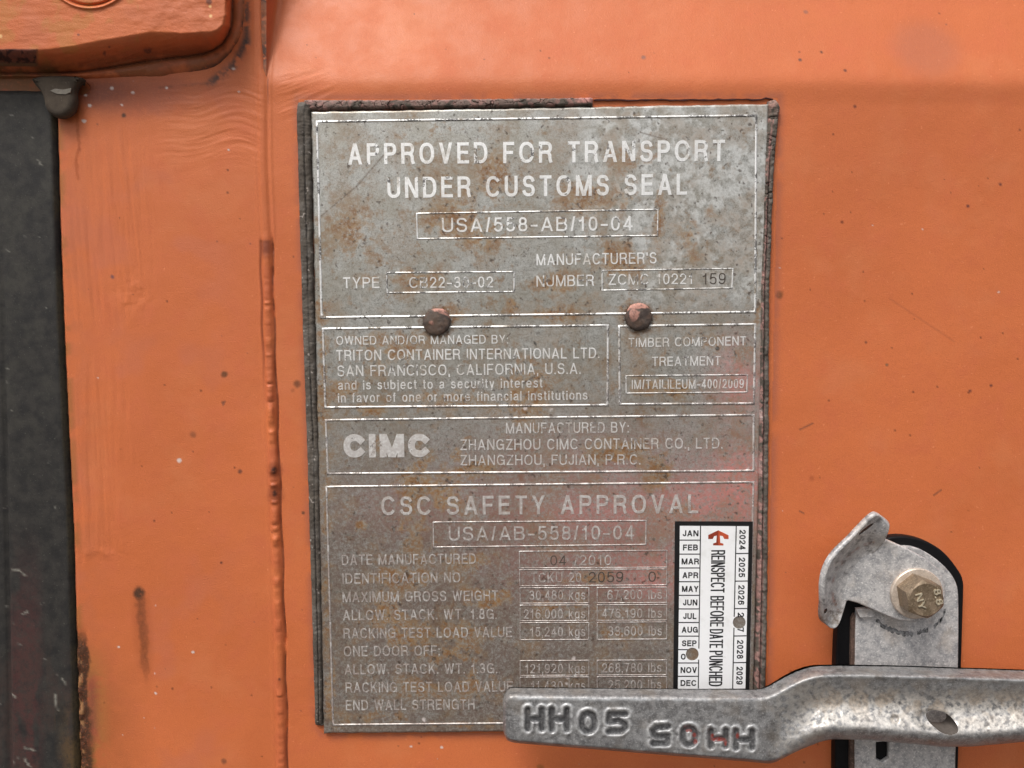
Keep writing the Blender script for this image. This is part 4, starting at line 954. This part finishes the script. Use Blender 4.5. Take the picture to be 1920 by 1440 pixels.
# hexagon head: circle-chamfered hex built from an intersection profile
hb0 = PHC+1.9; ht = hb0+9.5
MARK = m_plain('raised_marking', (.50,.44,.33), .4, .3)
def hexhead():
    c0_ = np.array(u1(BX, BY, hb0)); n_ = 180; af = 8.1; rot = math.radians(100)
    bm = bmesh.new(); rings = []
    ang = np.linspace(0, 2*math.pi, n_, endpoint=False)
    m_ = (ang % (math.pi/3))-math.pi/6; rh = af/np.cos(m_); rmax = rh.max()
    for h_, mode in ((hb0, 'h'), (ht-2.0, 'h'), (0, 'c'), (ht, 'f'), (ht-.12, 'i')):
        rg = []
        for a, r_ in zip(ang, rh):
            if mode == 'h': rr_, hh_ = r_, h_
            elif mode == 'c': rr_ = r_; hh_ = ht-.05-(r_-7.55)*.62
            elif mode == 'f': rr_, hh_ = 7.5, ht
            else: rr_, hh_ = 6.9, ht-.12
            rg.append(bm.verts.new((c0_[0]+rr_/1000*math.cos(a+rot), -hh_/1000, c0_[2]+rr_/1000*math.sin(a+rot))))
        rings.append(rg)
    for a, b in zip(rings, rings[1:]):
        for i_ in range(n_): bm.faces.new((a[i_], a[(i_+1) % n_], b[(i_+1) % n_], b[i_]))
    bm.faces.new(rings[-1]); bmesh.ops.recalc_face_normals(bm, faces=bm.faces)
    mm = bpy.data.meshes.new('bolt'); bm.to_mesh(mm); bm.free(); return link('bolt', mm, YZINC, br)
bolt = hexhead(); smooth_by_angle(bolt, 25)
bp_ = proj(np.array([[u1(BX, BY, hb0)[0], -ht/1000, u1(BX, BY, hb0)[2]]])); bx, by = float(bp_[0][0]), float(bp_[1][0])
text_mesh('marking', '8.8', (bx+13, by-19), (bx+19, by+10), 12.5, ht-.12, MARK, bolt, .17, .6, .16)
text_mesh('marking', 'NY', (bx-21, by-10), (bx-13, by+19), 12.5, ht-.12, MARK, bolt, .15, .6, .12)
# ------------------------------------------------------------------ lever handle
hd = empty('lever_handle', u1(1700, 1400, 20), 'cast galvanised lever handle bar crossing the bottom right, stamped characters', 'handle')
HB = 30.0
xa = np.concatenate([[943,943.6,944.6,946,948,950.5,953.5,957], np.arange(960, 1960, 1.6), [1975,2000,2040,2100,2200,2400]])
def topy(x): 
    b = np.interp(x, [943,960,1100,1300,1428,1445,1465,1490,1515,1540,1600,1700,1800,1920,2400], [1300.5,1300,1301.5,1303,1304,1300,1289,1275,1265,1260,1259,1261,1264,1268,1290])
    return b + 15*np.exp(-(x-943)/5.)
def boty(x):
    b = np.interp(x, [943,950,1100,1250,1400,1440,1450,1500,1540,1560,1620,1700,1760,1820,1920,2400], [1385,1392,1404,1416,1428,1432,1431,1406,1390,1386,1387,1394,1400,1400,1391,1378])
    return b - 17*np.exp(-(x-943)/6.)
def sm(a, k=9):
    kk = np.ones(k)/k; return np.convolve(np.pad(a, k//2, 'edge'), kk, 'valid')
tyv = topy(xa); byv = boty(xa); tyv[20:-10] = sm(tyv, 15)[20:-10]; byv[20:-10] = sm(byv, 11)[20:-10]
nt_ = 110; tv = np.linspace(0, 1, nt_)
XX, TTv = np.meshgrid(xa, tv, indexing='ij'); YYp = tyv[:, None]*(1-TTv)+byv[:, None]*TTv
hpx = byv-tyv
g_ = sst(XX, 1432, 1540)                         # 0 = flat stamped pad, 1 = channelled bar
dt = TTv*hpx[:, None]; db = (1-TTv)*hpx[:, None]
def rnd(d, r_): return np.where(d < r_, 1-np.sqrt(np.clip(1-(1-d/r_)**2, 0, 1)), 0)
flat = HB - 3.6*rnd(dt, 13) - 5*rnd(db, 7)
chan = HB+1.5 - 4.5*rnd(dt, 12) - 6*rnd(db, 26) - 4.6*np.exp(-(((TTv-.46)/.24)**2)) + .8*np.exp(-((TTv-.84)/.1)**2) + .6*np.exp(-((dt-8)/5)**2)
HZ = flat*(1-g_)+chan*g_
HZ -= 2.2*np.exp(-((XX-1452)/16)**2)*sst(TTv, .35, .8)
HZ -= (1-g_)*5*rnd(XX-942.9, 13)
HZ += .55*(fbm(XX, YYp, 40, 701, 3)-.5) + .30*(fbm(XX, YYp, 9, 711, 3)-.5)
# dished hole and dimple in the channel
HZ -= 2.0*(1-sst(np.hypot((XX-1752)/44, (YYp-1351-(XX-1752)*.12)/22), .5, 1.05)); HZ -= 1.6*(1-sst(np.hypot((XX-1678)/9, (YYp-1349)/10), .3, 1.05))
# stamped characters
dS = np.full(XX.shape, 99.); 
def stamp(ch, x0, x1, y0, y1, flip=False, jit=0):
    global dS
    gw, prims = G[ch]
    for p in prims:
        pts = p[1] if ch != '5' else [(1,1),(.05,1),(.0,.55),(.6,.62),(.95,.45),(1,.25),(.75,.03),(.0,0)]
        mp = [((x0+(x1-x0)*u, y1-(y1-y0)*v) if not flip else (x1-(x1-x0)*u, y0+(y1-y0)*v)) for u, v in pts]
        for a, b in zip(mp, mp[1:]): dS = np.minimum(dS, sdseg(XX, YYp, a, b))
stamp('H', 990, 1016, 1331, 1367); stamp('H', 1035, 1063, 1331, 1368)
stamp('0', 1091, 1115, 1338, 1371); stamp('5', 1142, 1173, 1339, 1372)
stamp('5', 1225, 1252, 1363, 1394, True); stamp('0', 1280, 1304, 1365, 1396, True)
stamp('H', 1333, 1361, 1370, 1399, True); stamp('H', 1380, 1410, 1371, 1402, True)
nzz = fbm(XX, YYp, 7, 721, 3)
HZ -= 1.25*(1-sst(dS+(nzz-.5)*3, 3.2, 6.2)); HZ += .55*np.exp(-((dS-9)/3.2)**2)
TZ = Tint(XX.shape); nA = fbm(XX, YYp, 24, 731, 4); nB = fbm(XX, YYp, 6, 741, 3)
warm = g_*sst(XX, 1480, 1540)
TZ.over((.78,.74,.69), .9*warm*sst(TTv, .12, .45)*(1-sst(TTv, .74, .88))*sst(nB, .25, .6))
TZ.over((.52,.41,.30), .55*warm*np.exp(-((TTv-.42)/.22)**2)*sst(nA, .42, .6))
TZ.over((.50,.47,.43), .55*sst(XX, 1440, 1470)*(1-sst(XX, 1520, 1570))*sst(nB, .3, .6))
TZ.over((.68,.69,.70), .75*(1-g_)*np.exp(-((dS-9.5)/3.8)**2)*sst(nB, .2, .55))
TZ.over((.60,.60,.60), .6*(1-g_)*(dS < 30)*0)
TZ.over((.075,.075,.08), .85*(1-sst(dS+(nB-.5)*2, 3.0, 6.0)))
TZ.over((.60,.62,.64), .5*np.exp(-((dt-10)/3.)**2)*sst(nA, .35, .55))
for (x, y, rx_, ry_) in ((1348,1386,16,4),(1383,1380,4,6),(1301,1378,5,6),(1292,1370,7,4),(1304,1390,4,6),(1336,1380,4,5),(1360,1390,3,8)):
    TZ.over((.35,.045,.03), .85*(1-sst(np.hypot((XX-x)/rx_, (YYp-y)/ry_)+(nB-.5)*.8, .7, 1.1))*(dS < 7))
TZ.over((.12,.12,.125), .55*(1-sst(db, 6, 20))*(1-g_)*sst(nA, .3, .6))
front = U(XX.ravel(), YYp.ravel(), HZ.ravel()).reshape(XX.shape+(3,))
# true outline: project the side walls straight back
back = front[:, ::-1][:, [0, 4, 14, -15, -5, -1]].copy()
back[..., 1] = -(HB-9)/1000
ringV = np.concatenate([front, back], 1); nr, nc = ringV.shape[:2]
# left end pulled closed
Vh = ringV.reshape(-1, 3); Fh = grid_faces(nr, nc, True)
cap0 = np.mean(ringV[0], 0); cap1 = np.mean(ringV[-1], 0); nV = len(Vh); Vh = np.concatenate([Vh, [cap0, cap1]])
jj = np.arange(nc); c0f = np.stack([jj, (jj+1) % nc, np.full(nc, nV), np.full(nc, nV)], -1); c1f = np.stack([(nr-1)*nc+(jj+1) % nc, (nr-1)*nc+jj, np.full(nc, nV+1), np.full(nc, nV+1)], -1)
me = bpy.data.meshes.new('handle_bar')
me.from_pydata([tuple(map(float, v)) for v in Vh], [], [tuple(map(int, f)) for f in Fh]+[tuple(map(int, f[:3])) for f in np.concatenate([c0f, c1f])]); me.update()
bm = bmesh.new(); bm.from_mesh(me); bmesh.ops.recalc_face_normals(bm, faces=bm.faces); bm.to_mesh(me); bm.free()
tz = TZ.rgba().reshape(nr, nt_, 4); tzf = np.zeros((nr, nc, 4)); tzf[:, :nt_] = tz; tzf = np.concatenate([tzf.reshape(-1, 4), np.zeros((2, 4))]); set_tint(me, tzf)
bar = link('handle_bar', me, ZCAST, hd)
c1 = cut(bar, (1763,1350,27), .0062, .0042, 14, -.25); apply_mods(bar); bpy.data.objects.remove(c1)
for f in bar.data.polygons: f.use_smooth = True
bar.data.set_sharp_from_angle(angle=math.radians(60))
